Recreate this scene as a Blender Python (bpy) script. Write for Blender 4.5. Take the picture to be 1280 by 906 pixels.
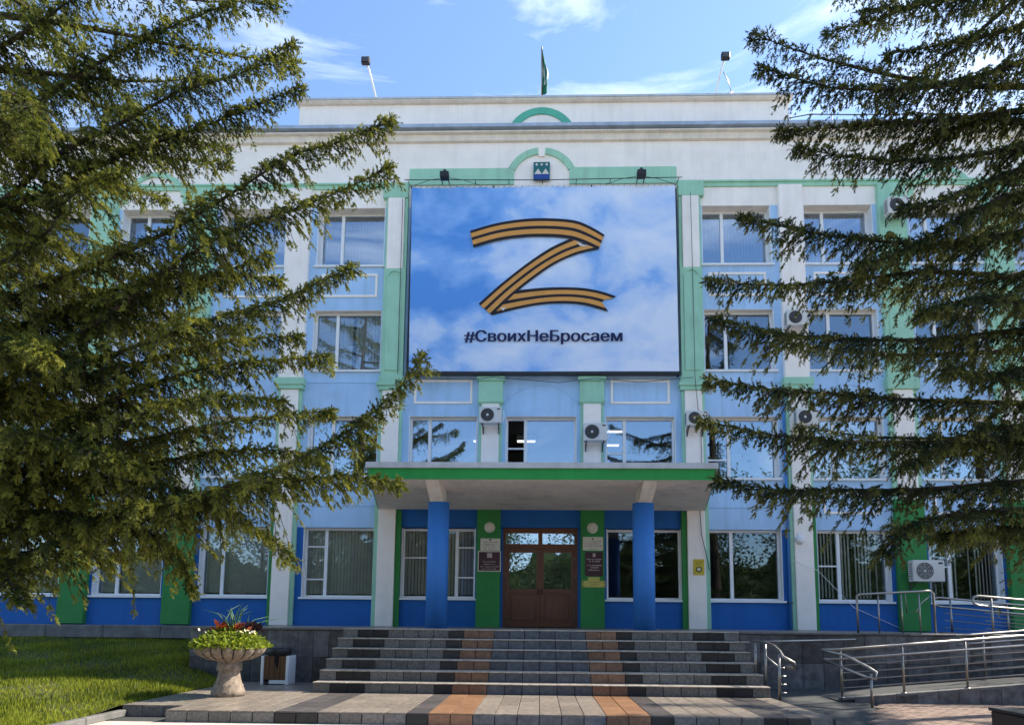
import bpy, math, random
import numpy as np
from mathutils import Matrix, Vector
PI = math.pi
scene = bpy.context.scene
COL = scene.collection
for o in list(bpy.data.objects): bpy.data.objects.remove(o)

# ---------------------------------------------------------------- camera
EYE = 1.452
cam_d = bpy.data.cameras.new("camera")
cam = bpy.data.objects.new("camera", cam_d); COL.objects.link(cam)
YAW, PITCH, ROLL = -0.0269, math.radians(6.6), 0.0093
fw = Vector((math.sin(YAW)*math.cos(PITCH), math.cos(YAW)*math.cos(PITCH), math.sin(PITCH)))
rt = Vector((math.cos(YAW), -math.sin(YAW), 0)); up = rt.cross(fw)
rt2 = rt*math.cos(ROLL) + up*math.sin(ROLL); up2 = up*math.cos(ROLL) - rt*math.sin(ROLL)
cam.matrix_world = Matrix(((rt2.x, up2.x, -fw.x, 0), (rt2.y, up2.y, -fw.y, 0), (rt2.z, up2.z, -fw.z, EYE), (0, 0, 0, 1)))
cam_d.sensor_width = 36.0; cam_d.lens = 840.0/1280*36.0
cam_d.shift_x = (640-653)/1280.0; cam_d.shift_y = (679-453)/1280.0
cam_d.clip_start = 0.1; cam_d.clip_end = 3000
scene.camera = cam

# ---------------------------------------------------------------- sky, sun, exposure
SUN_EL, SUN_AZ = math.radians(43), math.radians(21.5)      # azimuth from +X towards +Y (behind the facade, to the right)
sun_dir = Vector((math.cos(SUN_EL)*math.cos(SUN_AZ), math.cos(SUN_EL)*math.sin(SUN_AZ), math.sin(SUN_EL)))
world = bpy.data.worlds.new("World"); scene.world = world; world.use_nodes = True
wn, wl = world.node_tree.nodes, world.node_tree.links
wn.clear()
wo = wn.new('ShaderNodeOutputWorld'); bg = wn.new('ShaderNodeBackground')
sky = wn.new('ShaderNodeTexSky'); sky.sky_type = 'NISHITA'; sky.sun_disc = False
sky.sun_elevation = SUN_EL; sky.sun_rotation = PI/2 - SUN_AZ
sky.altitude = 200; sky.air_density = 1.0; sky.dust_density = 0.3; sky.ozone_density = 3.5
bg.inputs['Strength'].default_value = 0.142
tc = wn.new('ShaderNodeTexCoord')
mp = wn.new('ShaderNodeMapping'); mp.inputs['Scale'].default_value = (1.3, 2.2, 5.0); mp.inputs['Rotation'].default_value = (0.2, 0.35, 0.5); mp.inputs['Location'].default_value = (0.35, 0.1, 0.0)
nz = wn.new('ShaderNodeTexNoise'); nz.inputs['Scale'].default_value = 1.5; nz.inputs['Detail'].default_value = 9; nz.inputs['Roughness'].default_value = 0.60; nz.inputs['Distortion'].default_value = 1.3
cr = wn.new('ShaderNodeValToRGB'); cr.color_ramp.elements[0].position = 0.51; cr.color_ramp.elements[0].color = (0, 0, 0, 1); cr.color_ramp.elements[1].position = 0.86; cr.color_ramp.elements[1].color = (0.75, 0.75, 0.75, 1)
mx = wn.new('ShaderNodeMixRGB'); mx.inputs['Color2'].default_value = (6.6, 7.0, 7.6, 1)
wl.new(tc.outputs['Generated'], mp.inputs['Vector']); wl.new(mp.outputs[0], nz.inputs['Vector']); wl.new(nz.outputs['Fac'], cr.inputs['Fac'])
wl.new(cr.outputs['Color'], mx.inputs['Fac']); wl.new(sky.outputs[0], mx.inputs['Color1']); wl.new(mx.outputs[0], bg.inputs['Color']); wl.new(bg.outputs[0], wo.inputs['Surface'])
sun_l = bpy.data.lights.new("sun", 'SUN'); sun_l.energy = 4.2; sun_l.angle = math.radians(0.53); sun_l.color = (1.0, 0.90, 0.75)
sun_o = bpy.data.objects.new("sun", sun_l); COL.objects.link(sun_o); sun_o.location = (30, 15, 40)
sun_o.rotation_euler = sun_dir.to_track_quat('Z', 'Y').to_euler()
vs = scene.view_settings; vs.view_transform = 'Standard'; vs.look = 'None'; vs.gamma = 1.0; vs.use_curve_mapping = False
vs.exposure = 1.28

# ---------------------------------------------------------------- materials
MATS = {}
def mat(name, col, rough=0.8, var=0.12, scale=6.0, bump=0.0, bscale=60.0, metal=0.0, spec=0.4, col2=None, stain=0.0, randv=0.0, stretch=None):
    """procedural surface: base colour with noise variation, optional second colour, vertical stains and bump"""
    if name in MATS: return MATS[name]
    m = bpy.data.materials.new(name); m.use_nodes = True
    n, l = m.node_tree.nodes, m.node_tree.links
    b = n['Principled BSDF']; b.inputs['Roughness'].default_value = rough; b.inputs['Metallic'].default_value = metal
    b.inputs['Specular IOR Level'].default_value = spec
    t = n.new('ShaderNodeTexCoord'); g = n.new('ShaderNodeNewGeometry')
    vec = g.outputs['Position']
    if stretch:
        mpn = n.new('ShaderNodeMapping'); mpn.inputs['Scale'].default_value = stretch; l.new(vec, mpn.inputs['Vector']); vec = mpn.outputs[0]
    a = n.new('ShaderNodeTexNoise'); a.inputs['Scale'].default_value = scale; a.inputs['Detail'].default_value = 6; a.inputs['Roughness'].default_value = 0.62
    l.new(vec, a.inputs['Vector'])
    r = n.new('ShaderNodeValToRGB'); r.color_ramp.elements[0].position = 0.3; r.color_ramp.elements[1].position = 0.7
    c2 = col2 if col2 else col
    r.color_ramp.elements[0].color = tuple(x*(1-var) for x in col)+(1,)
    r.color_ramp.elements[1].color = tuple(min(1, x*(1+var)) for x in c2)+(1,)
    l.new(a.outputs['Fac'], r.inputs['Fac']); out = r.outputs['Color']
    if stain > 0:
        sm = n.new('ShaderNodeMapping'); sm.inputs['Scale'].default_value = (2.2, 2.2, 0.22); l.new(g.outputs['Position'], sm.inputs['Vector'])
        sn = n.new('ShaderNodeTexNoise'); sn.inputs['Scale'].default_value = 1.6; sn.inputs['Detail'].default_value = 7; l.new(sm.outputs[0], sn.inputs['Vector'])
        sr = n.new('ShaderNodeValToRGB'); sr.color_ramp.elements[0].position = 0.52; sr.color_ramp.elements[0].color = (0, 0, 0, 1); sr.color_ramp.elements[1].position = 0.8; sr.color_ramp.elements[1].color = (stain, stain, stain, 1)
        l.new(sn.outputs['Fac'], sr.inputs['Fac'])
        mm = n.new('ShaderNodeMixRGB'); mm.inputs['Color2'].default_value = tuple(x*0.55 for x in col)+(1,)
        l.new(sr.outputs['Color'], mm.inputs['Fac']); l.new(out, mm.inputs['Color1']); out = mm.outputs[0]
        fm_ = n.new('ShaderNodeMapping'); fm_.inputs['Scale'].default_value = (9, 9, 0.5); l.new(g.outputs['Position'], fm_.inputs['Vector'])
        fn = n.new('ShaderNodeTexNoise'); fn.inputs['Scale'].default_value = 1.3; fn.inputs['Detail'].default_value = 8; fn.inputs['Roughness'].default_value = 0.7; l.new(fm_.outputs[0], fn.inputs['Vector'])
        pn = n.new('ShaderNodeTexNoise'); pn.inputs['Scale'].default_value = 0.45; pn.inputs['Detail'].default_value = 3; l.new(g.outputs['Position'], pn.inputs['Vector'])
        ml = n.new('ShaderNodeMath'); ml.operation = 'MULTIPLY'; l.new(fn.outputs['Fac'], ml.inputs[0]); l.new(pn.outputs['Fac'], ml.inputs[1])
        fr_ = n.new('ShaderNodeValToRGB'); fr_.color_ramp.elements[0].position = 0.27; fr_.color_ramp.elements[0].color = (0, 0, 0, 1); fr_.color_ramp.elements[1].position = 0.42; fr_.color_ramp.elements[1].color = (stain*.8,)*3+(1,)
        l.new(ml.outputs[0], fr_.inputs['Fac'])
        m3 = n.new('ShaderNodeMixRGB'); m3.inputs['Color2'].default_value = tuple(x*.6+.03 for x in col)+(1,)
        l.new(fr_.outputs['Color'], m3.inputs['Fac']); l.new(out, m3.inputs['Color1']); out = m3.outputs[0]
    if randv > 0:
        oi = n.new('ShaderNodeObjectInfo'); h = n.new('ShaderNodeHueSaturation'); mr = n.new('ShaderNodeMapRange')
        mr.inputs['To Min'].default_value = 1-randv; mr.inputs['To Max'].default_value = 1+randv
        l.new(oi.outputs['Random'], mr.inputs['Value']); l.new(mr.outputs[0], h.inputs['Value']); l.new(out, h.inputs['Color']); out = h.outputs[0]
    l.new(out, b.inputs['Base Color'])
    if bump > 0:
        bn = n.new('ShaderNodeTexNoise'); bn.inputs['Scale'].default_value = bscale; bn.inputs['Detail'].default_value = 5; l.new(vec, bn.inputs['Vector'])
        bb = n.new('ShaderNodeBump'); bb.inputs['Strength'].default_value = bump; bb.inputs['Distance'].default_value = 0.01
        l.new(bn.outputs['Fac'], bb.inputs['Height']); l.new(bb.outputs[0], b.inputs['Normal'])
    MATS[name] = m; return m

def glass_mat(name, refl, tint=(0.75, 0.85, 0.95)):
    m = bpy.data.materials.new(name); m.use_nodes = True
    n, l = m.node_tree.nodes, m.node_tree.links; n.clear()
    o = n.new('ShaderNodeOutputMaterial'); t = n.new('ShaderNodeBsdfTransparent'); t.inputs[0].default_value = (0.90, 0.93, 0.94, 1)
    g = n.new('ShaderNodeBsdfGlossy'); g.inputs['Roughness'].default_value = 0.015; g.inputs['Color'].default_value = tint+(1,)
    mixn = n.new('ShaderNodeMixShader'); fr = n.new('ShaderNodeFresnel'); fr.inputs[0].default_value = 1.5
    ad = n.new('ShaderNodeMath'); ad.operation = 'ADD'; ad.use_clamp = True; ad.inputs[1].default_value = refl
    gp = n.new('ShaderNodeNewGeometry'); wv = n.new('ShaderNodeTexNoise'); wv.inputs['Scale'].default_value = 1.1; wv.inputs['Detail'].default_value = 1.0
    bp = n.new('ShaderNodeBump'); bp.inputs['Strength'].default_value = 0.012; bp.inputs['Distance'].default_value = 0.06
    l.new(gp.outputs['Position'], wv.inputs['Vector']); l.new(wv.outputs['Fac'], bp.inputs['Height']); l.new(bp.outputs[0], g.inputs['Normal'])
    l.new(fr.outputs[0], ad.inputs[0]); l.new(ad.outputs[0], mixn.inputs[0]); l.new(t.outputs[0], mixn.inputs[1]); l.new(g.outputs[0], mixn.inputs[2]); l.new(mixn.outputs[0], o.inputs[0])
    MATS[name] = m; return m

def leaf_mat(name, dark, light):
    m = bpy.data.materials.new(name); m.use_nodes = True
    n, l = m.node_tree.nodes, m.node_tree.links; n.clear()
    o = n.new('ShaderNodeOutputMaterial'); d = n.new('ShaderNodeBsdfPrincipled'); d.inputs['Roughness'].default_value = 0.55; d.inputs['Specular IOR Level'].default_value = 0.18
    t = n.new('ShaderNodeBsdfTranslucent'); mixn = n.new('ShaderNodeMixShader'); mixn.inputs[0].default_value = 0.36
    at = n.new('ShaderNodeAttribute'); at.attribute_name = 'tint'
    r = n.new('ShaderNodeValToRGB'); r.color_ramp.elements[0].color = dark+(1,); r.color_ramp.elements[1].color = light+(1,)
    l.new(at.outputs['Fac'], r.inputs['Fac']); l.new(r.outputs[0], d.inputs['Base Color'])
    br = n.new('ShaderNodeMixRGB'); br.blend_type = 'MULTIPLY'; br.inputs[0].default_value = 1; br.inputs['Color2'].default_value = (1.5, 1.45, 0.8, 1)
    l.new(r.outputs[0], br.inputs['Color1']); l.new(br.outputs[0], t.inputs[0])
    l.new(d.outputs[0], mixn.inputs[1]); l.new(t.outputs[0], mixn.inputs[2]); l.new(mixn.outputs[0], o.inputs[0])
    MATS[name] = m; return m

WHITE = mat('white_stucco', (0.90, 0.825, 0.755), 0.9, 0.06, 1.5, 0.25, 45, stain=0.2)
BEIGE = mat('beige_stucco', (0.76, 0.69, 0.60), 0.9, 0.1, 3, 0.2, 45, stain=0.4)
LBLUE = mat('light_blue_stucco', (0.40, 0.595, 0.83), 0.9, 0.08, 1.3, 0.3, 45, stain=0.45)
DBLUE = mat('deep_blue_stucco', (0.010, 0.115, 0.39), 0.75, 0.1, 1.5, 0.25, 45, stain=0.25)
COLBLUE = mat('column_blue_paint', (0.035, 0.19, 0.56), 0.6, 0.06, 1.5, 0.15, 45, stain=0.2)
MINT = mat('mint_green_stucco', (0.34, 0.60, 0.43), 0.85, 0.08, 1.5, 0.25, 45, stain=0.45)
ARCHG = mat('teal_green_paint', (0.10, 0.42, 0.30), 0.85, 0.06, 2, 0.2, 45, stain=0.2)
GREEN = mat('green_stucco', (0.035, 0.22, 0.055), 0.8, 0.1, 1.5, 0.25, 45, stain=0.25)
FASCIA = mat('fascia_green_paint', (0.02, 0.29, 0.06), 0.7, 0.1, 2, 0.2, 45, stain=0.35)
FLASH = mat('zinc_flashing', (0.50, 0.52, 0.55), 0.55, 0.15, 3, 0.1, 40, stain=0.5)
FLASHB = mat('blue_zinc_flashing', (0.36, 0.43, 0.54), 0.5, 0.2, 3, 0.1, 40, stain=0.4)
PVC = mat('white_window_plastic', (0.78, 0.78, 0.78), 0.45, 0.03, 2)
BLIND = mat('grey_blind_fabric', (0.74, 0.72, 0.63), 0.9, 0.1, 5)
BLINDB = mat('blue_blind_fabric', (0.09, 0.15, 0.30), 0.9, 0.1, 5)
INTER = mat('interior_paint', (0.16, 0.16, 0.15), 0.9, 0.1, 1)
WOOD = mat('brown_door_wood', (0.13, 0.045, 0.018), 0.4, 0.25, 5, 0.15, 60, stretch=(6, 6, 0.7))
GRAN = mat('grey_granite_tile', (0.145, 0.135, 0.125), 0.45, 0.45, 22, 0.08, 120, randv=0.22, stain=0.4)
GRANB = mat('bluish_granite_tile', (0.095, 0.10, 0.115), 0.45, 0.4, 14, 0.08, 120, randv=0.22, stain=0.3)
GRANK = mat('black_granite_tile', (0.018, 0.019, 0.022), 0.35, 0.4, 14, 0.05, 120, randv=0.3)
GRANO = mat('terracotta_granite_tile', (0.22, 0.115, 0.068), 0.5, 0.3, 14, 0.08, 120, randv=0.2, stain=0.25)
WGRAN = mat('dark_wall_granite', (0.105, 0.104, 0.110), 0.38, 0.55, 7, 0.12, 120, randv=0.42, stain=0.8)
FGREY = mat('paving_pale_tile', (0.225, 0.19, 0.155), 0.36, 0.4, 12, 0.06, 90, randv=0.15)
FBLACK = mat('paving_black_tile', (0.085, 0.075, 0.07), 0.4, 0.3, 9, 0.06, 90, randv=0.2)
FORANGE = mat('paving_orange_tile', (0.235, 0.125, 0.065), 0.42, 0.2, 9, 0.06, 90, randv=0.15)
TREAD = mat('pale_tread_stone', (0.42, 0.37, 0.305), 0.36, 0.35, 9, 0.06, 90, randv=0.08)
GROUT = mat('dark_grout', (0.05, 0.05, 0.05), 0.95, 0.2, 20)
CONC = mat('weathered_concrete', (0.15, 0.145, 0.14), 0.9, 0.3, 5, 0.4, 40, stain=0.5)
ASPH = mat('dark_asphalt', (0.055, 0.058, 0.058), 0.85, 0.2, 12, 0.4, 150)
PLAZA = mat('pale_plaza_paving', (0.52, 0.46, 0.40), 0.8, 0.25, 4, 0.2, 60)
PAVER = mat('brick_paver', (0.19, 0.12, 0.09), 0.8, 0.3, 10, 0.2, 80, col2=(0.25, 0.18, 0.14))
SOIL = mat('lawn_soil', (0.045, 0.05, 0.02), 1.0, 0.3, 8)
STEEL = mat('stainless_steel', (0.33, 0.31, 0.285), 0.40, 0.05, 4, metal=1.0)
ACW = mat('ac_white_plastic', (0.62, 0.61, 0.58), 0.5, 0.06, 4, stain=0.3)
BLACK = mat('black_metal', (0.015, 0.015, 0.016), 0.5, 0.2, 5)
DGREY = mat('dark_grey_metal', (0.06, 0.06, 0.065), 0.5, 0.2, 5)
STONE = mat('urn_concrete', (0.27, 0.215, 0.17), 0.9, 0.5, 14, 0.9, 35, stain=0.9)
BARK = mat('spruce_bark', (0.045, 0.032, 0.024), 0.95, 0.4, 10, 0.6, 40)
CLOTHG = mat('green_flag_cloth', (0.012, 0.14, 0.09), 0.8, 0.1, 3)
CLOTHW = mat('white_flag_cloth', (0.65, 0.68, 0.68), 0.8, 0.05, 3)
SIGNW = mat('white_sign_plate', (0.62, 0.58, 0.50), 0.5, 0.05, 3)
SIGNR = mat('burgundy_sign_plate', (0.05, 0.008, 0.012), 0.35, 0.1, 3)
SIGNY = mat('yellow_sign_plate', (0.55, 0.42, 0.03), 0.5, 0.1, 3)
GOLD = mat('brass_plate', (0.52, 0.45, 0.10), 0.4, 0.1, 3)
INK = mat('print_ink', (0.04, 0.04, 0.05), 0.8, 0.1, 3)
PALEINK = mat('pale_print_ink', (0.45, 0.38, 0.36), 0.8, 0.1, 3)
NAVY = mat('navy_print_ink', (0.012, 0.018, 0.075), 0.8, 0.05, 3)
RIBB = mat('ribbon_black_print', (0.012, 0.008, 0.010), 0.7, 0.1, 3)
RIBO = mat('ribbon_orange_print', (0.64, 0.29, 0.065), 0.7, 0.07, 3)
EMBG = mat('emblem_teal', (0.01, 0.12, 0.13), 0.5, 0.05, 3)
EMBB = mat('emblem_blue', (0.015, 0.06, 0.26), 0.5, 0.05, 3)
BINW = mat('bin_brown_wood', (0.12, 0.055, 0.02), 0.6, 0.25, 8, stretch=(5, 5, 0.6))
GLASS_UP = glass_mat('tinted_window_glass', 0.13)
GLASS_TOP = glass_mat('sky_tinted_window_glass', 0.24)
GLASS_MID = glass_mat('reflective_window_glass', 0.24)
GLASS_LOW = glass_mat('clear_window_glass', 0.05)
GLASS_DOOR = glass_mat('door_glass', 0.22)
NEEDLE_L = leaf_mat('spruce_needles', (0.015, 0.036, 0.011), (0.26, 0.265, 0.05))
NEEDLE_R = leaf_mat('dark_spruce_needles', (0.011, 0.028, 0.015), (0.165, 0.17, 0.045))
LEAFM = leaf_mat('garden_leaves', (0.05, 0.10, 0.015), (0.30, 0.36, 0.05))
GRASSM = leaf_mat('grass_blades', (0.035, 0.065, 0.010), (0.32, 0.35, 0.035))
BGLEAF = leaf_mat('park_tree_leaves', (0.02, 0.04, 0.012), (0.07, 0.10, 0.03))

# ---------------------------------------------------------------- mesh helpers
class MB:
    def __init__(s): s.v = []; s.f = []; s.sm = []
    def box(s, x0, x1, y0, y1, z0, z1):
        b = len(s.v)
        s.v += [(x0,y0,z0),(x1,y0,z0),(x1,y1,z0),(x0,y1,z0),(x0,y0,z1),(x1,y0,z1),(x1,y1,z1),(x0,y1,z1)]
        s.f += [tuple(b+i for i in q) for q in ((0,3,2,1),(4,5,6,7),(0,1,5,4),(1,2,6,5),(2,3,7,6),(3,0,4,7))]; s.sm += [0]*6; return s
    def bbox(s, x0, x1, y0, y1, z0, z1, c=0.012):
        """box with chamfered vertical and horizontal front edges (all twelve)"""
        b = len(s.v); P = []
        xs, ys, zs = (x0, x1), (y0, y1), (z0, z1)
        idx = {}
        for i in (0,1):
            for j in (0,1):
                for k in (0,1):
                    sx, sy, sz = (1 if i == 0 else -1), (1 if j == 0 else -1), (1 if k == 0 else -1)
                    for a in range(3):
                        p = [xs[i]+sx*c, ys[j]+sy*c, zs[k]+sz*c]; p[a] = (xs[i], ys[j], zs[k])[a]
                        idx[(i,j,k,a)] = b+len(P); P.append(tuple(p))
        s.v += P; F = []
        def q(*ks): F.append(tuple(idx[t] for t in ks))
        for i in (0,1):
            r = [(i,0,0,0),(i,1,0,0),(i,1,1,0),(i,0,1,0)]; q(*(r if i else r[::-1]))
            r = [(0,i,0,1),(0,i,1,1),(1,i,1,1),(1,i,0,1)]; q(*(r if i else r[::-1]))
            r = [(0,0,i,2),(1,0,i,2),(1,1,i,2),(0,1,i,2)]; q(*(r if i else r[::-1]))
        for i in (0,1):
            for j in (0,1):
                q((i,j,0,0),(i,j,1,0),(i,j,1,1),(i,j,0,1)); q((i,0,j,0),(i,1,j,0),(i,1,j,2),(i,0,j,2)); q((0,i,j,1),(1,i,j,1),(1,i,j,2),(0,i,j,2))
                for k in (0,1): q((i,j,k,0),(i,j,k,1),(i,j,k,2))
        s.f += F; s.sm += [0]*len(F); return s
    def poly(s, pts, smooth=0):
        b = len(s.v); s.v += [tuple(p) for p in pts]; s.f.append(tuple(range(b, b+len(pts)))); s.sm.append(smooth); return s
    def prism(s, pts, axis, a0, a1):
        """extrude a 2D polygon along an axis; pts are the two other coordinates in order (x,y,z minus axis)"""
        n = len(pts); b = len(s.v)
        def mk(p, a): q = list(p); q.insert(axis, a); return tuple(q)
        s.v += [mk(p, a0) for p in pts]+[mk(p, a1) for p in pts]
        s.f += [tuple(range(b, b+n)), tuple(range(b+2*n-1, b+n-1, -1))]+[(b+i, b+(i+1) % n, b+n+(i+1) % n, b+n+i) for i in range(n)]
        s.sm += [0]*(n+2); return s
    def tube(s, pts, r, n=8, caps=True):
        pts = [Vector(p) for p in pts]; m = len(pts); rr = r if isinstance(r, (list, tuple)) else [r]*m
        b = len(s.v); ref = None
        for i, p in enumerate(pts):
            t = (pts[min(i+1, m-1)]-pts[max(i-1, 0)]).normalized()
            if ref is None:
                ref = Vector((0,0,1)) if abs(t.z) < 0.9 else Vector((1,0,0))
            u = t.cross(ref).normalized(); w = u.cross(t).normalized(); ref = w
            for k in range(n):
                a = 2*PI*k/n; s.v.append(tuple(p+(u*math.cos(a)+w*math.sin(a))*rr[i]))
        for i in range(m-1):
            for k in range(n):
                s.f.append((b+i*n+k, b+i*n+(k+1) % n, b+(i+1)*n+(k+1) % n, b+(i+1)*n+k)); s.sm.append(1)
        if caps:
            s.f += [tuple(b+k for k in range(n))[::-1], tuple(b+(m-1)*n+k for k in range(n))]; s.sm += [0, 0]
        return s
    def lathe(s, prof, n=32, c=(0,0,0), mod=None):
        b = len(s.v); m = len(prof)
        for i, (r, z) in enumerate(prof):
            for k in range(n):
                a = 2*PI*k/n; q = r*(mod(a, i) if mod else 1)
                s.v.append((c[0]+q*math.cos(a), c[1]+q*math.sin(a), c[2]+z))
        for i in range(m-1):
            for k in range(n):
                s.f.append((b+i*n+k, b+i*n+(k+1) % n, b+(i+1)*n+(k+1) % n, b+(i+1)*n+k)); s.sm.append(1)
        s.f += [tuple(b+k for k in range(n))[::-1], tuple(b+(m-1)*n+k for k in range(n))]; s.sm += [0, 0]
        return s
    def mesh(s, name, m):
        me = bpy.data.meshes.new(name); me.from_pydata(s.v, [], s.f); me.polygons.foreach_set('use_smooth', s.sm); me.materials.append(m); me.update(); return me
    def build(s, name, m, parent=None, loc=None):
        return link(name, s.mesh(name, m), parent, loc)

LOC = {}
def link(name, me, parent=None, loc=None):
    """loc None: vertices are in world space; otherwise the mesh is local and the object stands at loc (world for top-level, else in its parent's frame)"""
    o = bpy.data.objects.new(name, me); COL.objects.link(o)
    if loc is not None: o.location = loc
    if parent is not None:
        o.parent = parent
        if loc is None: o.matrix_parent_inverse = Matrix.Translation(-Vector(LOC.get(parent.name, (0,0,0))))
    return o
def part(name, mb, m, parent): return link(name, mb.mesh(name, m), parent)          # world-space vertices
def lpart(name, mb, m, parent, loc=(0,0,0)):                                         # parent-space vertices
    return link(name, mb.mesh(name, m), parent, loc)
def bx(name, x0, x1, y0, y1, z0, z1, m, parent, c=0.0):
    mb = MB(); mb.bbox(x0, x1, y0, y1, z0, z1, c) if c else mb.box(x0, x1, y0, y1, z0, z1)
    return part(name, mb, m, parent)
def tag(o, label=None, cat=None, group=None, kind=None):
    if label: o['label'] = label
    if cat: o['category'] = cat
    if group: o['group'] = group
    if kind: o['kind'] = kind
    return o
def thing(name, label, cat, loc=(0,0,0), group=None, rz=0):
    o = bpy.data.objects.new(name, None); COL.objects.link(o); o.location = loc; o.rotation_euler.z = rz; o.empty_display_size = 0.2
    LOC[o.name] = loc
    return tag(o, label, cat, group)
def copy_tree(o, parent=None):
    c = o.copy(); COL.objects.link(c)
    if parent is not None: c.parent = parent
    for ch in list(o.children): copy_tree(ch, c)
    return c
TILE = {}
def tile(name, cx, cy, cz, sx, sy, sz, m, parent, c=0.004):
    """shared-mesh chamfered tile, centre and size; parent's frame is the world"""
    k = (round(sx, 3), round(sy, 3), round(sz, 3), m.name)
    if k not in TILE: TILE[k] = MB().bbox(-sx/2, sx/2, -sy/2, sy/2, -sz/2, sz/2, c).mesh(name, m)
    o = bpy.data.objects.new(name, TILE[k]); COL.objects.link(o); o.location = (cx, cy, cz)
    if parent is not None:
        o.parent = parent; o.matrix_parent_inverse = Matrix.Translation(-Vector(LOC.get(parent.name, (0,0,0))))
    return o
rng = np.random.default_rng(7); random.seed(7)
def rawmesh(name, V, Fc, m, tint=None, k=3):
    """fast mesh from numpy arrays of k-gons"""
    me = bpy.data.meshes.new(name); nv, nf = len(V), len(Fc)
    me.vertices.add(nv); me.vertices.foreach_set('co', np.ascontiguousarray(V, dtype=np.float32).ravel())
    me.loops.add(nf*k); me.loops.foreach_set('vertex_index', np.ascontiguousarray(Fc, dtype=np.int32).ravel())
    me.polygons.add(nf); me.polygons.foreach_set('loop_start', np.arange(0, nf*k, k, dtype=np.int32)); me.polygons.foreach_set('loop_total', np.full(nf, k, dtype=np.int32))
    me.update(calc_edges=True)
    if tint is not None:
        a = me.attributes.new('tint', 'FLOAT', 'POINT'); a.data.foreach_set('value', np.asarray(tint, dtype=np.float32))
    me.materials.append(m); return me

# ================================================================ ground
g = MB().poly([(-300,-300,0),(300,-300,0),(300,300,0),(-300,300,0)]).build('ground', ASPH); tag(g, kind='structure')
pl = MB().poly([(-40,-60,0.004),(40,-60,0.004),(40,9.55,0.004),(-40,9.55,0.004)]).build('plaza', PLAZA); tag(pl, kind='structure')
T = 0.31                                   # tile pitch
Z_LAND, RISE, Z_PORCH = 0.17, 0.185, 1.28
Y_LF, Y_SB, Y_ST = 9.55, 12.05, 13.80      # landing front, lowest riser, highest riser
TREADD = (Y_ST-Y_SB)/5
def band(i):                               # colour of the tile column i (0 = first tile right of the axis)
    k = i if i >= 0 else -i-1
    return 'b' if k < 3 else 'o' if k < 5 else 'k' if k < 6 else 'g' if k < 10 else 'k' if k < 12 else 'g'
RM = {'b': GRANB, 'o': GRANO, 'k': GRANK, 'g': GRAN}; FM = {'b': FGREY, 'o': FORANGE, 'k': FBLACK, 'g': FGREY}

# paved landing in front of the stairs
land = MB().box(-5.15, 4.08, Y_LF+0.02, Y_SB+0.3, 0.0, Z_LAND-0.014).box(-6.2, -5.15, 10.07, 13.9, 0.0, Z_LAND-0.014).box(-5.15, -4.0, Y_SB+0.3, 13.9, 0.0, Z_LAND-0.014).build('landing', GROUT); tag(land, kind='structure')
rows = [(9.55, 10.05), (10.05, 10.55), (10.55, 11.05), (11.05, 11.55), (11.55, 12.05)]
for i in range(-17, 13):
    x = (i+0.5)*T
    for (a, b) in rows: tile('paving_tile', x, (a+b)/2, Z_LAND-0.012, T-0.010, b-a-0.012, 0.024, FM[band(i)], land, 0.003)
    tile('edge_tile', x, Y_LF+0.006, Z_LAND/2-0.012, T-0.012, 0.024, Z_LAND-0.026, RM[band(i)], land)
for i in range(-20, -13):
    x = (i+0.5)*T
    for a in np.arange(10.05 if i < -17 else 12.05, 13.8, 0.5):
        tile('paving_tile', x, a+0.25, Z_LAND-0.0125, T-0.006, 0.494, 0.024, FGREY, land, 0.002)
for i in range(-20, -17): tile('edge_tile', (i+0.5)*T, 10.056, Z_LAND/2-0.012, T-0.006, 0.024, Z_LAND-0.026, GRAN, land)
for j in range(12): tile('edge_tile', 4.055, Y_LF+0.18+j*T, Z_LAND/2-0.012, 0.024, T-0.006, Z_LAND-0.026, GRAN, land) if j < 8 else None

# entrance stairs
st = thing('entrance_stairs', 'wide grey granite stairs with black and terracotta tile stripes below the brown doors', 'stairs', (0, Y_SB, Z_LAND))
core = MB()
for k in range(6):
    y0 = Y_SB+k*TREADD; z1 = Z_LAND+(k+1)*RISE
    core.box(-4.0, 4.03, y0+0.022, y0+TREADD+0.03 if k < 5 else 14.0, Z_LAND-0.1, z1-0.023)
part('stair_core', core, GROUT, st)
for k in range(6):
    y0 = Y_SB+k*TREADD; z0 = Z_LAND+k*RISE; z1 = z0+RISE
    for i in range(-13, 13): tile('riser_tile', (i+0.5)*T, y0+0.012, (z0+z1-0.024)/2, T-0.012, 0.024, RISE-0.028, RM[band(i)], st)
    for i in range(-13, 13, 2):
        tile('tread_slab', (i+1)*T, y0+TREADD/2-0.012 if k < 5 else y0+0.188, z1-0.012+random.uniform(-.0015, .0015), 2*T-0.006, TREADD+0.02 if k < 5 else 0.40, 0.022, TREAD, st, 0.005)

# porch floor
pf = MB().box(-7.25, 9.6, 14.02, 18.9, 1.0, Z_PORCH-0.012).build('porch_floor', GROUT); tag(pf, kind='structure')
for i in range(-11, 16):
    for j in range(8):
        tile('floor_tile', (i+0.5)*0.6-0.6, 14.19+0.3+j*0.6 if abs((i+0.5)*.6-.6) < 4.2 else 14.19+0.3+j*0.6, Z_PORCH-0.007, 0.594, 0.594, 0.014, FGREY, pf, 0.002)

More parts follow.
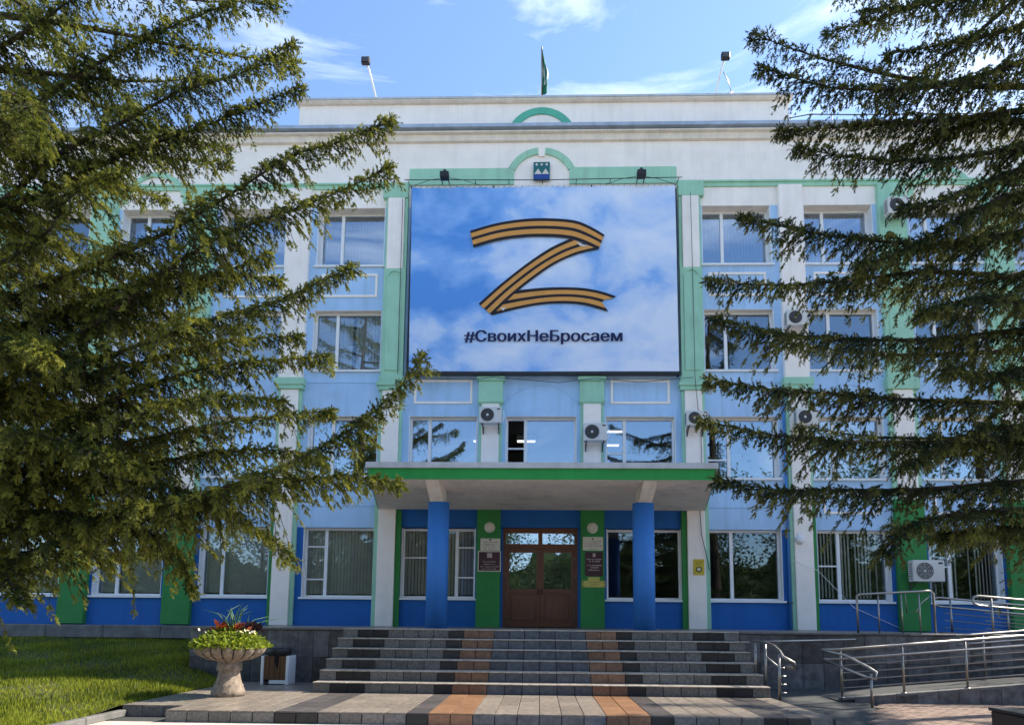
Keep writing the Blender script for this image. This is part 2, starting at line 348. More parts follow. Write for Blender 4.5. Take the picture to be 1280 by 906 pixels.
# granite-faced walls left and right of the stairs
def granite_wall(label, x0, x1, y, zb, step):
    w = thing('granite_wall', label, 'wall', ((x0+x1)/2, y, zb))
    part('wall_core', MB().box(x0, x1, y+0.03, y+0.25, zb-0.3, Z_PORCH-0.05), GROUT, w)
    n = max(1, round((x1-x0)/step)); dx = (x1-x0)/n
    hmid = 0.52
    for i in range(n):
        tile('facing_slab', x0+(i+0.5)*dx, y+0.014, zb+0.25+0.0, dx-0.006, 0.028, hmid-0.006, WGRAN, w)
        tile('facing_slab', x0+(i+0.5)*dx, y+0.016, (zb+0.51+Z_PORCH-0.05)/2+0.001, dx-0.006, 0.028, Z_PORCH-0.05-zb-0.51-0.006, WGRAN, w)
    m = max(1, round((x1-x0)/1.2)); dm = (x1-x0)/m
    for i in range(m): tile('coping_slab', x0+(i+0.5)*dm, y+0.12, Z_PORCH-0.022, dm-0.004, 0.30, 0.044, GRAN, w, 0.006)
    return w
wl_ = granite_wall('dark granite faced wall behind the litter bin left of the stairs', -7.25, -4.03, 13.9, 0.17, 0.33)
wr_ = granite_wall('dark granite faced retaining wall between the stairs and the ramp', 4.06, 12.0, 13.9, 0.15, 0.42)
part('wall_return', MB().box(-7.25, -7.0, 14.16, 18.6, -0.1, Z_PORCH-0.05), WGRAN, wl_)

# right: asphalt strip, pavers
ap = MB().poly([(4.09,9.5,0.012),(4.5,9.5,0.012),(5.7,11.75,0.09),(5.7,12.2,0.11),(14,12.2,0.12),(14,13.92,0.15),(4.09,13.92,0.15)]).build('asphalt_path', ASPH); tag(ap, kind='structure')
pv = MB()
for r_ in range(34):
    y = 8.2+r_*0.115
    for c_ in range(34):
        x = 4.75+c_*0.225+(0.112 if r_ % 2 else 0)
        if x < 4.45+max(0, (y-9.6))*0.55: continue
        z = 0.03+max(0, (y-9.0))*0.022+random.uniform(-.002, .003)
        pv.bbox(x+.003, x+.222, y+.003, y+.112, z-0.03, z, 0.006)
pvo = pv.build('brick_pavers', PAVER); tag(pvo, 'red brown brick pavers laid on the plaza beside the ramp', 'pavers', kind='stuff')

# lawn on the left, rising towards the building
def lawn_z(x, y):
    t = np.clip((y-10.0)/8.2, 0, 1); s = np.clip((-x-6.25)/1.2, 0, 1)
    return 0.06+0.10*np.clip((y-9.0)/1.0, 0, 1)*1.0+s*(0.70*t**1.1+0.03*np.sin(x*1.3)*np.cos(y*1.7))
nx, ny = 60, 50
gx, gy = np.meshgrid(np.linspace(-26, -6.22, nx), np.linspace(5.0, 18.5, ny)); gz = lawn_z(gx, gy)
V = np.stack([gx, gy, gz], -1).reshape(-1, 3); ii = np.arange(nx*ny).reshape(ny, nx)
Fq = np.stack([ii[:-1,:-1], ii[:-1,1:], ii[1:,1:], ii[1:,:-1]], -1).reshape(-1, 4)
lw = link('lawn', rawmesh('lawn', V, Fq, SOIL, k=4)); tag(lw, kind='structure')
N = 170000
bxp = -6.23-rng.random(N)**1.3*14; byp = 7.0+rng.random(N)*11.4; bzp = lawn_z(bxp, byp)
dn = np.sin(bxp*1.7+byp*.6)*np.cos(byp*1.9-bxp*.5)+.6*np.sin(bxp*4.3)*np.sin(byp*3.7); kp = rng.random(N) < .78+.25*dn; bxp, byp, bzp, dn = bxp[kp], byp[kp], bzp[kp], dn[kp]; N = len(bxp)
h = (0.03+0.055*rng.random(N))*(1+.3*dn); a = rng.random(N)*2*PI; w_ = 0.006+0.005*rng.random(N)
dx, dy = np.cos(a), np.sin(a); lean = (rng.random((N, 2))-0.5)*0.06
V = np.empty((N, 3, 3)); V[:,0] = np.stack([bxp-dx*w_, byp-dy*w_, bzp-0.005], -1); V[:,1] = np.stack([bxp+dx*w_, byp+dy*w_, bzp-0.005], -1)
V[:,2] = np.stack([bxp+lean[:,0], byp+lean[:,1], bzp+h], -1)
tn = np.repeat(np.clip(rng.normal(0.45, 0.28, N)+0.25*np.sin(bxp*2.1)*np.cos(byp*1.7), 0, 1), 3)
gr = link('grass', rawmesh('grass', V.reshape(-1, 3), np.arange(3*N).reshape(-1, 3), GRASSM, tn)); tag(gr, 'mown green grass on the bank left of the paved landing', 'grass', kind='stuff')
kb = thing('kerb', 'low pale concrete kerb along the edge of the lawn by the plaza', 'kerb', (-6.3, 9.0, 0))
for j in range(6): bx('kerb_stone', -6.24, -6.12, 10.04-(j+1)*0.9+.004, 10.04-j*0.9-.004, 0.0, 0.10, CONC, kb, 0.012)

# dark stone block at the right
db = thing('stone_block', 'low dark polished stone block lying on the brick pavers', 'stone', (7.2, 9.7, 0))
part('block', MB().bbox(6.42, 8.9, 8.75, 9.95, 0.0, 0.26, 0.02), GRANK, db); part('block_top', MB().bbox(6.40, 8.92, 8.73, 9.97, 0.257, 0.30, 0.008), GRANK, db)

# ================================================================ building
YF = 18.75
B = thing('administration_building', 'four storey white and blue public building with mint green pilasters', 'building', (0, YF, 0))
F1, F2, F3, F4 = (2.07, 4.05), (5.50, 7.30), (8.66, 10.50), (11.88, 13.72)
WX = [(4.70, 6.72), (7.68, 9.68), (10.72, 12.72), (13.68, 15.78)]     # window openings beside the axis, mirrored
PX = [(1.12, 1.78), (4.00, 4.65), (6.93, 7.62), (9.80, 10.60), (12.80, 13.58), (15.86, 16.7)]
XE = 20.0; TH = 0.42
def wall(name, x0, x1, z0, z1, m, y=YF): return bx(name, x0, x1, y, YF+TH, z0, z1, m, B)
def grid_z(): return None
# wall bands between the window rows
def band_wall(z0, z1, m, name='spandrel', breaks=None):
    edges = [-XE]+[s for s in (-16.28, -13.19, -10.2, -7.275, -4.325, -1.45, 1.45, 4.325, 7.275, 10.2, 13.19, 16.28)]+[XE]
    for a, b in zip(edges[:-1], edges[1:]): wall(name, a+0.0, b-0.0, z0, z1, m)
for a, b in ((-XE, -13.19), (-13.19, -10.2), (-10.2, -7.275), (-7.275, -4.325), (-4.325, -1.05), (1.05, 4.325), (4.325, 7.275), (7.275, 10.2), (10.2, 13.19), (13.19, XE)):
    wall('base_panel', a, b, Z_PORCH-0.9, F1[0], DBLUE)
for a, b in ((-XE, -4.325), (4.325, XE)):
    wall('spandrel', a, b, F1[1], F2[0], LBLUE)
wall('spandrel', -4.325, 4.325, F1[1]+0.02, 4.75, DBLUE); wall('spandrel', -4.325, 4.325, 4.75, F2[0], LBLUE)
band_wall(F2[1], F3[0], LBLUE)
for a, b in ((-XE, -7.275), (-7.275, -4.325), (4.325, 7.275), (7.275, XE)): wall('spandrel', a, b, F3[1], F4[0], LBLUE)
wall('wall_panel', -4.325, 4.325, F3[0], F4[1], LBLUE)
band_wall(F4[1], 14.28, WHITE, 'lintel')
wall('frieze', -XE, XE, 14.28, 15.92, WHITE)
# piers between the windows (jamb strips)
def piers(z0, z1, m, cen):
    xs = [-XE]
    for a, b in reversed(WX): xs += [-b, -a]
    xs += cen
    for a, b in WX: xs += [a, b]
    xs += [XE]
    for i in range(0, len(xs), 2):
        if xs[i+1]-xs[i] > 0.01: wall('pier', xs[i], xs[i+1], z0, z1, m)
piers(F1[0], F1[1], DBLUE, [-3.92, -1.82, -1.05, 1.05, 1.85, 3.95])
piers(F2[0], F2[1], LBLUE, [-3.80, -1.82, -1.02, 1.02, 1.84, 3.83])
piers(F3[0], F3[1], LBLUE, [-4.32, 4.32]); piers(F4[0], F4[1], LBLUE, [-4.32, 4.32])
# building body: side walls, back, roof, floors
bx('side_wall', -XE, -XE+0.4, YF+TH, YF+14, 0, 16.0, WHITE, B); bx('side_wall', XE-0.4, XE, YF+TH, YF+14, 0, 16.0, WHITE, B)
bx('rear_wall', -XE, XE, YF+14, YF+14.4, 0, 16.0, WHITE, B); bx('roof_deck', -XE, XE, YF+TH, YF+14, 15.9, 16.05, DGREY, B)
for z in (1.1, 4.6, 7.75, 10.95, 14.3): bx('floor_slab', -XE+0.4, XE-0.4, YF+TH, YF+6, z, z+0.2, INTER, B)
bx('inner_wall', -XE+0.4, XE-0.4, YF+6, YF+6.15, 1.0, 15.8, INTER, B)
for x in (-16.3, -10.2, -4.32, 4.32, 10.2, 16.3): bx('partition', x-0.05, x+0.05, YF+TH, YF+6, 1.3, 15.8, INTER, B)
# cornice and parapet
cb = MB().prism([(18.52, 16.02), (18.52, 15.98), (18.62, 15.96), (18.66, 15.80), (18.749, 15.78), (18.749, 16.06), (18.6, 16.06)], 0, -XE-0.15, XE+0.15)
part('cornice', cb, BEIGE, B)
part('cornice_flashing', MB().prism([(18.44, 16.09), (18.44, 16.19), (18.80, 16.24), (18.80, 16.075)], 0, -XE-0.2, XE+0.2), FLASHB, B)
bx('parapet', -7.5, 7.42, 18.86, 19.2, 16.0, 17.18, WHITE, B)
bx('parapet_side', -7.5, -7.2, 19.2, 27, 16.0, 17.18, WHITE, B); bx('parapet_side', 7.12, 7.42, 19.2, 27, 16.0, 17.18, WHITE, B)
part('parapet_cap', MB().prism([(18.78, 17.16), (18.72, 17.20), (18.72, 17.23), (19.3, 17.25), (19.3, 17.16)], 0, -7.58, 7.5), BEIGE, B)
part('cap_flashing', MB().prism([(18.70, 17.235), (18.70, 17.30), (19.33, 17.32), (19.33, 17.255)], 0, -7.62, 7.54), FLASH, B)
# green string course over the fourth floor
for a, b in ((-XE, -4.0), (3.98, XE)): bx('string_course', a, b, 18.70, YF+0.05, 14.30, 14.44, MINT, B); bx('string_rail', a, b, 18.66, 18.701, 14.42, 14.47, MINT, B)
# arches
def ring(name, cx, cz, r0, r1, a0, a1, y0, y1, m, n=28):
    mb = MB(); P = [(cx+r1*math.cos(a0+(a1-a0)*i/n), cz+r1*math.sin(a0+(a1-a0)*i/n)) for i in range(n+1)]; Q = [(cx+r0*math.cos(a0+(a1-a0)*i/n), cz+r0*math.sin(a0+(a1-a0)*i/n)) for i in range(n+1)]
    for i in range(n):
        (px, pz), (qx, qz), (px2, pz2), (qx2, qz2) = P[i], Q[i], P[i+1], Q[i+1]
        mb.poly([(qx,y0,qz),(px,y0,pz),(px2,y0,pz2),(qx2,y0,qz2)]); mb.poly([(px,y0,pz),(px,y1,pz),(px2,y1,pz2),(px2,y0,pz2)]); mb.poly([(qx,y1,qz),(qx,y0,qz),(qx2,y0,qz2),(qx2,y1,qz2)])
    for i in (0, n):
        (px, pz), (qx, qz) = P[i], Q[i]; mb.poly([(px,y0,pz),(qx,y0,qz),(qx,y1,qz),(px,y1,pz)])
    return part(name, mb, m, B)
ring('parapet_arch', -0.04, 15.93, 0.86, 1.07, 0.28, PI-0.28, 18.82, 18.87, ARCHG)
ring('frieze_arch', -0.03, 14.52, 0.87, 1.07, 0.42, PI/2-0.10, 18.70, 18.76, MINT); ring('frieze_arch', -0.03, 14.52, 0.87, 1.07, PI/2+0.10, PI-0.42, 18.70, 18.76, MINT)
part('keystone', MB().prism([(-0.125, 15.3), (0.06, 15.3), (0.075, 15.62), (-0.14, 15.62)], 1, 18.69, 18.76), WHITE, B)
bx('frieze_band', -4.0, -0.86, 18.71, 18.76, 14.42, 14.94, MINT, B); bx('frieze_band', 0.80, 3.98, 18.71, 18.76, 14.42, 14.95, MINT, B)

# pilasters
PY = 18.60
for s in (-1, 1):
    def pil(a, b, z0, z1, m, name='pilaster', y=PY, c=0.01):
        return bx(name, min(s*a, s*b), max(s*a, s*b), y, YF+0.01, z0, z1, m, B, c)
    a, b = PX[0]
    pil(a, b, Z_PORCH, 4.6, GREEN); pil(a+0.08, b-0.08, 4.92, 7.62, WHITE); pil(a, a+0.08, 4.92, 7.62, MINT, 'pilaster_edge', PY+.05); pil(b-0.08, b, 4.92, 7.62, MINT, 'pilaster_edge', PY+.05)
    pil(a-0.02, b+0.02, 7.62, 8.3, MINT); pil(a-0.07, b+0.07, 8.3, 8.42, MINT, 'capital', PY-.06); pil(a-.04, b+.04, 7.66, 7.74, MINT, 'capital', PY-.03)
    a, b = PX[1]
    pil(a+0.08, b-0.08, Z_PORCH, 8.02, WHITE); pil(a-0.07, a+0.08, Z_PORCH, 4.55, GREEN, 'pilaster_edge', PY+.06); pil(b-0.08, b+0.05, Z_PORCH, 4.9, MINT if s > 0 else MINT, 'pilaster_edge', PY+.06)
    pil(a, a+0.08, 4.93, 8.02, MINT, 'pilaster_edge', PY+.05); pil(b-0.08, b, 4.9, 8.02, MINT, 'pilaster_edge', PY+.05)
    pil(a-0.05, b+0.05, 8.02, 8.14, MINT, 'capital', PY-.05); pil(a-0.09, b+0.09, 8.14, 8.26, MINT, 'capital', PY-.09); pil(a-0.04, b+0.04, 8.26, 8.42, MINT, 'capital', PY-.03)
    pil(a, b, 8.42, 11.72, MINT); pil(a+0.1, b-0.1, 8.6, 11.45, MINT, 'pilaster_panel', PY-.03)
    pil(a+0.1, b-0.06, 11.72, 13.95, WHITE); pil(a, a+0.1, 11.72, 13.95, MINT, 'pilaster_edge', PY+.04); pil(b-0.06, b, 11.72, 13.95, MINT, 'pilaster_edge', PY+.04)
    pil(a, b+.1, 13.95, 14.42, MINT)
    mid = s*(a+b)/2; ring('pilaster_arch', mid, 11.42, 0.20, 0.245, 0, PI, PY-.028, PY+.01, MINT, 14)
    a, b = PX[2]
    pil(a+0.09, b-0.09, Z_PORCH, 8.05, WHITE); pil(a-0.02, a+0.09, Z_PORCH, 5.0, MINT, 'pilaster_edge', PY+.06); pil(b-0.09, b+0.02, Z_PORCH, 5.0, GREEN, 'pilaster_edge', PY+.06)
    pil(a, a+0.09, 5.0, 8.05, MINT, 'pilaster_edge', PY+.06); pil(b-0.09, b, 5.0, 8.05, MINT, 'pilaster_edge', PY+.06)
    pil(a-0.05, b+0.05, 8.05, 8.17, MINT, 'capital', PY-.05); pil(a-0.08, b+0.08, 8.17, 8.38, MINT, 'capital', PY-.08)
    pil(a, b, 8.38, 14.28, WHITE)
    for a, b in PX[3:]:
        pil(a, b, Z_PORCH, 4.9, GREEN); pil(a+0.12, b-0.12, 4.9, 8.05, WHITE); pil(a, a+0.12, 4.9, 8.05, MINT, 'pilaster_edge', PY+.05); pil(b-0.12, b, 4.9, 8.05, MINT, 'pilaster_edge', PY+.05)
        pil(a-0.06, b+0.06, 8.05, 8.38, MINT, 'capital', PY-.06); pil(a, b, 8.38, 14.28, MINT); pil(a+0.13, b-0.13, 8.7, 13.6, MINT, 'pilaster_panel', PY-.03)
    # raised white frames on the spandrels
    def panel(x0, x1, z0, z1, w=0.065):
        x0, x1 = sorted((s*x0, s*x1)); mb = MB()
        mb.box(x0, x1, YF-.03, YF+.005, z1-w, z1); mb.box(x0, x1, YF-.03, YF+.005, z0, z0+w); mb.box(x0, x0+w, YF-.03, YF+.005, z0+w, z1-w); mb.box(x1-w, x1, YF-.03, YF+.005, z0+w, z1-w)
        part('spandrel_moulding', mb, WHITE, B)
    panel(4.86, 6.52, 10.90, 11.62); panel(7.9, 9.45, 10.90, 11.62); panel(10.95, 12.5, 10.9, 11.62); panel(13.9, 15.5, 10.9, 11.62)
    panel(1.99, 3.68, 7.66, 8.37)
    panel(7.9, 9.45, 4.5, 5.1); panel(10.95, 12.5, 4.5, 5.1); panel(13.9, 15.5, 4.5, 5.1)
    # grooves and arc mouldings
    for (z, xa, xb) in ((4.66, 4.72, 6.9), (8.28, 4.75, 6.85)): bx('groove_moulding', min(s*xa, s*xb), max(s*xa, s*xb), YF-.018, YF+.004, z, z+.022, LBLUE, B)
    for a, b in WX[1:3]:
        c = s*(a+b)/2
        ring('spandrel_arc', c, 6.98, 1.25, 1.29, 0.65, PI-0.65, YF-.02, YF+.004, LBLUE, 16)
    c = s*(WX[2][0]+WX[2][1])/2
    ring('lintel_arch', c, 13.9, 0.85, 1.0, 0.0, PI, YF-.045, YF+.004, MINT, 20)
ring('spandrel_arc', 0, 6.95, 1.25, 1.29, 0.6, PI-0.6, YF-.02, YF+.004, LBLUE, 16)

# windows: frame mesh with panes, sill and blind below it
def window(x0, x1, z0, z1, parts, gl, blind=None, y=YF+0.20, bars=None, sill=True, openl=False, cover=1.0):
    """parts: list of (fraction of the width) divisions; bars: {section: [heights]}"""
    fw_ = 0.065; mb = MB()
    mb.box(x0, x1, y, y+.08, z0, z0+fw_); mb.box(x0, x1, y, y+.08, z1-fw_, z1); mb.box(x0, x0+fw_, y, y+.08, z0+fw_, z1-fw_); mb.box(x1-fw_, x1, y, y+.08, z0+fw_, z1-fw_)
    divs = [0]+parts+[1]; xs = [x0+(x1-x0)*d for d in divs]
    for d in xs[1:-1]: mb.box(d-.045, d+.045, y-.008, y+.08, z0+fw_, z1-fw_)
    w = part('window', mb, PVC, B)
    for i in range(len(xs)-1):
        xa = x0+fw_ if i == 0 else xs[i]+.045; xb = x1-fw_ if i == len(xs)-2 else xs[i+1]-.045
        zz = [z0+fw_]+[z0+(z1-z0)*q for q in (bars or {}).get(i, [])]+[z1-fw_]
        for q in zz[1:-1]: bx('glazing_bar', xa, xb, y+.004, y+.07, q-.02, q+.02, PVC, w)
        for k in range(len(zz)-1):
            za = zz[k]+(.02 if k else 0); zb = zz[k+1]-(.02 if k < len(zz)-2 else 0)
            if openl and i == 0 and k >= 0: continue
            bx('pane', xa-.004, xb+.004, y+.032, y+.04, za-.004, zb+.004, gl, w)
    bx('reveal', x0+.0005, x0+.02, YF+.004, y, z0, z1, PVC, w); bx('reveal', x1-.02, x1-.0005, YF+.004, y, z0, z1, PVC, w)
    if z0 > 5: bx('head_lining', x0+.02, x1-.02, YF+.002, y, z1-.014, z1-.0005, BEIGE, w)
    if sill: bx('sill', x0-.05, x1+.05, YF-.07, y+.002, z0-.05, z0+.004, PVC, w)
    if blind:
        bm_ = MB(); nst = int((x1-x0-.1)/0.095); 
        for k in range(nst):
            if rng.random() > cover: continue
            xx = x0+.08+k*0.095; tw = 0.022+0.01*rng.random(); zb_ = z0+.1+.02*rng.random()
            bm_.poly([(xx-.036, y+.20-tw, zb_), (xx+.036, y+.20+tw, zb_), (xx+.036, y+.20+tw, z1-.02), (xx-.036, y+.20-tw, z1-.02)])
        part('vertical_blind', bm_, blind, w)
    return w
for s in (-1, 1):
    for i, (a, b) in enumerate(WX):
        x0, x1 = min(s*a, s*b), max(s*a, s*b)
        d1 = [0.30] if s < 0 else [0.33]
        window(x0, x1, F1[0], F1[1], d1, GLASS_LOW, BLIND if (s < 0 or i > 0) else None, bars=({0: [0.26, 0.73]} if (s < 0 and i == 0) else {0: [0.5]} if (s > 0 and i > 0) else None), cover=(0.97 if s < 0 else 0.8))
        window(x0, x1, F2[0], F2[1], [0.33], GLASS_MID, None, bars=({0: [0.32]} if i % 2 == 0 else None))
        window(x0, x1, F3[0], F3[1], [0.33], GLASS_UP, BLIND if s < 0 else None, cover=0.9)
        window(x0, x1, F4[0], F4[1], [0.33], GLASS_TOP, BLINDB, y=YF+0.31)
window(-3.80, -1.82, F2[0], F2[1], [0.29], GLASS_MID); window(-1.02, 1.02, F2[0], F2[1], [0.28], GLASS_MID, bars={0: [0.5]}, openl=True); window(1.84, 3.83, F2[0], F2[1], [0.28], GLASS_MID, bars={0: [0.42]})
window(-3.92, -1.82, F1[0], F1[1], [0.36, 0.74], GLASS_LOW, BLIND, bars={0: [0.58], 2: [0.3, 0.73]}); window(1.85, 3.95, F1[0], F1[1], [0.40, 0.52], GLASS_LOW)
TUBE = bpy.data.materials.new('lit_tube'); TUBE.use_nodes = True
TUBE.node_tree.nodes['Principled BSDF'].inputs['Emission Color'].default_value = (1, 0.97, 0.9, 1); TUBE.node_tree.nodes['Principled BSDF'].inputs['Emission Strength'].default_value = 1.2
for x, y, z, lb in ((-2.0, 22.4, 7.55, 'lit white tube lamp behind the left window above the canopy'), (-0.5, 22.4, 7.55, 'lit white tube lamp behind the middle window with the open sash'), (2.4, 21.2, 7.55, 'lit white tube lamp near the glass behind the right window above the canopy'), (2.4, 22.9, 7.55, 'lit white tube lamp deeper in the room behind the right window above the canopy'), (5.1, 22.9, 7.55, 'lit white tube lamp behind the second floor window just right of the canopy')):
    t = thing('ceiling_lamp', lb, 'lamp', (x, y, z), 'tube lamps inside the second floor')
    lpart('tube', MB().box(-.3, .3, -.05, .05, -.02, .02), TUBE, t); lpart('housing', MB().box(-.33, .33, -.08, .08, .021, .20), ACW, t)

# entrance door
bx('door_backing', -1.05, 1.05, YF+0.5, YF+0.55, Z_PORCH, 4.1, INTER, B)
df = MB(); y0, y1 = YF+0.10, YF+0.20
df.box(-1.05, -0.97, y0, y1, Z_PORCH, 4.07); df.box(0.97, 1.05, y0, y1, Z_PORCH, 4.07); df.box(-0.97, 0.97, y0, y1, 3.93, 4.07); df.box(-0.97, 0.97, y0, y1, 3.50, 3.62); df.box(-0.06, 0.06, y0+.002, y1, 3.62, 3.93)
dfo = part('door_frame', df, WOOD, B)
for s in (-1, 1): bx('transom_pane', min(s*.06, s*.97), max(s*.06, s*.97), y0+.04, y0+.05, 3.62, 3.93, GLASS_DOOR, dfo)
for s in (-1, 1):
    d = MB(); a, b = (0.006, 0.965); X = lambda p, q: (min(s*p, s*q), max(s*p, s*q))
    for (p, q, u, v) in ((a, .10, Z_PORCH+.02, 3.49), (.87, b, Z_PORCH+.02, 3.49), (.10, .87, 3.38, 3.49), (.10, .87, 2.24, 2.36), (.10, .87, Z_PORCH+.02, Z_PORCH+.13)):
        xa, xb = X(p, q); d.box(xa, xb, y0+.015, y1-.015, u, v)
    do = part('door', d, WOOD, B)
    xa, xb = X(.10, .87); bx('pane', xa, xb, y0+.05, y0+.06, 2.36, 3.38, GLASS_DOOR, do)
    lp = MB().bbox(xa, xb, y0+.04, y0+.07, Z_PORCH+.13, 2.24, .004); lp.bbox(xa+.07, xb-.07, y0+.026, y0+.045, Z_PORCH+.2, 2.17, .008); part('lower_panel', lp, WOOD, do)
    hx = s*.055
    part('door_handle', MB().tube([(hx, y0+.02, 2.2), (hx, y0-.05, 2.2), (hx, y0-.05, 2.36), (hx, y0+.02, 2.36)], .012, 6), BLACK, do)
    for z in (1.55, 2.1, 2.65, 3.15): part('hinge', MB().tube([(s*.97, y0-.005, z), (s*.97, y0-.005, z+.09)], .014, 6), STEEL, do)
bx('transom_wall', -1.05, 1.05, YF+.0, YF+.4, 4.071, 4.075, DBLUE, B)

# canopy
can = MB(); yf, yb = 14.55, 18.598
bot = [(-3.82, yf), (3.82, yf), (4.58, yb), (-4.58, yb)]
can.prism([], 2, 0, 0) if False else None
def slab(pts, z0, z1): 
    mb = MB(); n = len(pts); mb.v = [(x, y, z0) for x, y in pts]+[(x, y, z1) for x, y in pts]
    mb.f = [tuple(range(n))[::-1], tuple(range(n, 2*n))]+[(i, (i+1) % n, n+(i+1) % n, n+i) for i in range(n)]; mb.sm = [0]*len(mb.f); return mb
SOFF = mat('canopy_soffit', (0.82, 0.74, 0.66), 0.9, 0.10, 1.2, 0.2, 45, stain=0.6)
cn = part('canopy', slab([(-3.80, yf+.02), (3.80, yf+.02), (4.56, yb), (-4.56, yb)], 4.55, 4.85), SOFF, B)
fa = slab(bot, 4.556, 4.80); part('fascia', fa, FASCIA, cn)
part('canopy_flashing', slab([(-3.88, yf-.06), (3.88, yf-.06), (4.66, yb), (-4.66, yb)], 4.802, 4.93), FLASH, cn)
for s in (-1, 1):
    bm2 = MB().prism([(14.62, 4.552), (15.35, 4.20), (15.88, 4.20), (15.88, 4.552)], 0, s*2.42-.15, s*2.42+.15); part('canopy_beam', bm2, SOFF, cn)
    part('porch_column', MB().tube([(s*2.40, 15.6, Z_PORCH), (s*2.40, 15.6, 4.21)], .25, 40), COLBLUE, B)

# plinth ledge of the left wing
lg = thing('stone_ledge', 'grey stone plinth ledge running along the lawn side of the building', 'ledge', (-13, 18.4, 0.8))
for i in range(8): bx('ledge_stone', -20+i*1.6+.003, -20+(i+1)*1.6-.003, 18.30, 18.749, 0.90, 1.25+.006*(i % 2), CONC, lg, .02)
bx('plinth_wall', -20, -7.26, 18.45, 18.748, -.1, 0.899, CONC, lg)

# ================================================================ banner
YB = 18.47
bn = thing('banner', 'huge sky blue printed banner with striped ribbon letter above the canopy', 'banner', (0, YB, 8.5))
m = bpy.data.materials.new('banner_print'); m.use_nodes = True; n, l = m.node_tree.nodes, m.node_tree.links; b = n['Principled BSDF']; b.inputs['Roughness'].default_value = 0.6
g_ = n.new('ShaderNodeNewGeometry'); mp_ = n.new('ShaderNodeMapping'); mp_.inputs['Scale'].default_value = (0.55, 1, 0.80); l.new(g_.outputs['Position'], mp_.inputs['Vector'])
n1 = n.new('ShaderNodeTexNoise'); n1.inputs['Scale'].default_value = 0.9; n1.inputs['Detail'].default_value = 8; n1.inputs['Roughness'].default_value = 0.55; n1.inputs['Distortion'].default_value = 0.2; l.new(mp_.outputs[0], n1.inputs['Vector'])
sx = n.new('ShaderNodeSeparateXYZ'); l.new(g_.outputs['Position'], sx.inputs[0])
mr = n.new('ShaderNodeMapRange'); mr.inputs['From Min'].default_value = -4; mr.inputs['From Max'].default_value = 4; mr.inputs['To Min'].default_value = -0.11; mr.inputs['To Max'].default_value = 0.16; l.new(sx.outputs['X'], mr.inputs['Value'])
mz = n.new('ShaderNodeMapRange'); mz.inputs['From Min'].default_value = 8.5; mz.inputs['From Max'].default_value = 10.5; mz.inputs['To Min'].default_value = 0.10; mz.inputs['To Max'].default_value = 0.0; l.new(sx.outputs['Z'], mz.inputs['Value'])
ad = n.new('ShaderNodeMath'); l.new(n1.outputs['Fac'], ad.inputs[0]); l.new(mr.outputs[0], ad.inputs[1])
ad2 = n.new('ShaderNodeMath'); l.new(ad.outputs[0], ad2.inputs[0]); l.new(mz.outputs[0], ad2.inputs[1])
rp = n.new('ShaderNodeValToRGB'); rp.color_ramp.elements[0].position = 0.36; rp.color_ramp.elements[0].color = (0.09, 0.29, 0.70, 1); rp.color_ramp.elements[1].position = 0.72; rp.color_ramp.elements[1].color = (0.70, 0.76, 0.88, 1)
e = rp.color_ramp.elements.new(0.50); e.color = (0.24, 0.45, 0.82, 1); e = rp.color_ramp.elements.new(0.58); e.color = (0.48, 0.62, 0.86, 1)
l.new(ad2.outputs[0], rp.inputs['Fac']); l.new(rp.outputs[0], b.inputs['Base Color'])
MATS['banner_print'] = m
# cloth with slight sag between the ties
C4 = [(-3.872, 14.18), (3.878, 14.18), (3.905, 8.53), (-3.80, 8.53)]
NX, NZ = 60, 44; V = []
def ypr(u, v):
    return YB+0.012*math.sin(u*23)*math.exp(-v*7)+0.006*math.sin(u*9+v*4)+0.010*math.sin(v*6+u*3)
for j in range(NZ+1):
    v = j/NZ
    for i in range(NX+1):
        u = i/NX; xl = C4[0][0]*(1-v)+C4[3][0]*v; xr = C4[1][0]*(1-v)+C4[2][0]*v; zt = 14.18; zb = 8.53
        sag = 0.025*abs(math.sin(u*PI*11))*math.exp(-v*14)
        V.append((xl+(xr-xl)*u, ypr(u, v), zt+(zb-zt)*v-sag))
Q = [(j*(NX+1)+i, (j+1)*(NX+1)+i, (j+1)*(NX+1)+i+1, j*(NX+1)+i+1) for j in range(NZ) for i in range(NX)]
mb = MB(); mb.v = V; mb.f = Q; mb.sm = [1]*len(Q); part('banner_sheet', mb, m, bn)
def flat(polys, y):                         # thin printed layer with 2 mm thickness
    mb = MB()
    for p in polys: mb.prism(p, 1, y, y+.002)
    return mb
def crv(pts, t):
    """Catmull-Rom through pts at t in 0..1"""
    n_ = len(pts)-1; x = min(max(t, 0), 1)*n_; i = min(int(x), n_-1); f_ = x-i
    p = [pts[max(i-1, 0)], pts[i], pts[i+1], pts[min(i+2, n_)]]
    return tuple(0.5*(2*p[1][k]+(p[2][k]-p[0][k])*f_+(2*p[0][k]-5*p[1][k]+4*p[2][k]-p[3][k])*f_**2+(3*p[1][k]-p[0][k]-3*p[2][k]+p[3][k])*f_**3) for k in (0, 1))
STR = [(0, .16, RIBB), (.16, .41, RIBO), (.41, .58, RIBB), (.58, .84, RIBO), (.84, 1.0, RIBB)]
def ribbon(Up, Lo, y, end=lambda v: 1.0, n_=26):
    for v0, v1, mm in STR:
        ps = []
        for i in range(n_):
            q = []
            for (ti, v) in ((i, v0), (i, v1), (i+1, v1), (i+1, v0)):
                t = ti/n_*end(v); a_, b_ = crv(Up, t), crv(Lo, t); q.append((a_[0]+(b_[0]-a_[0])*v, a_[1]+(b_[1]-a_[1])*v))
            ps.append(q)
        part('ribbon_stripe', flat(ps, y), mm, bn)
TU = [(-2.112, 12.774), (-1.341, 13.004), (-0.536, 13.128), (0.202, 13.144), (0.939, 13.074), (1.406, 12.878), (1.805, 12.627)]
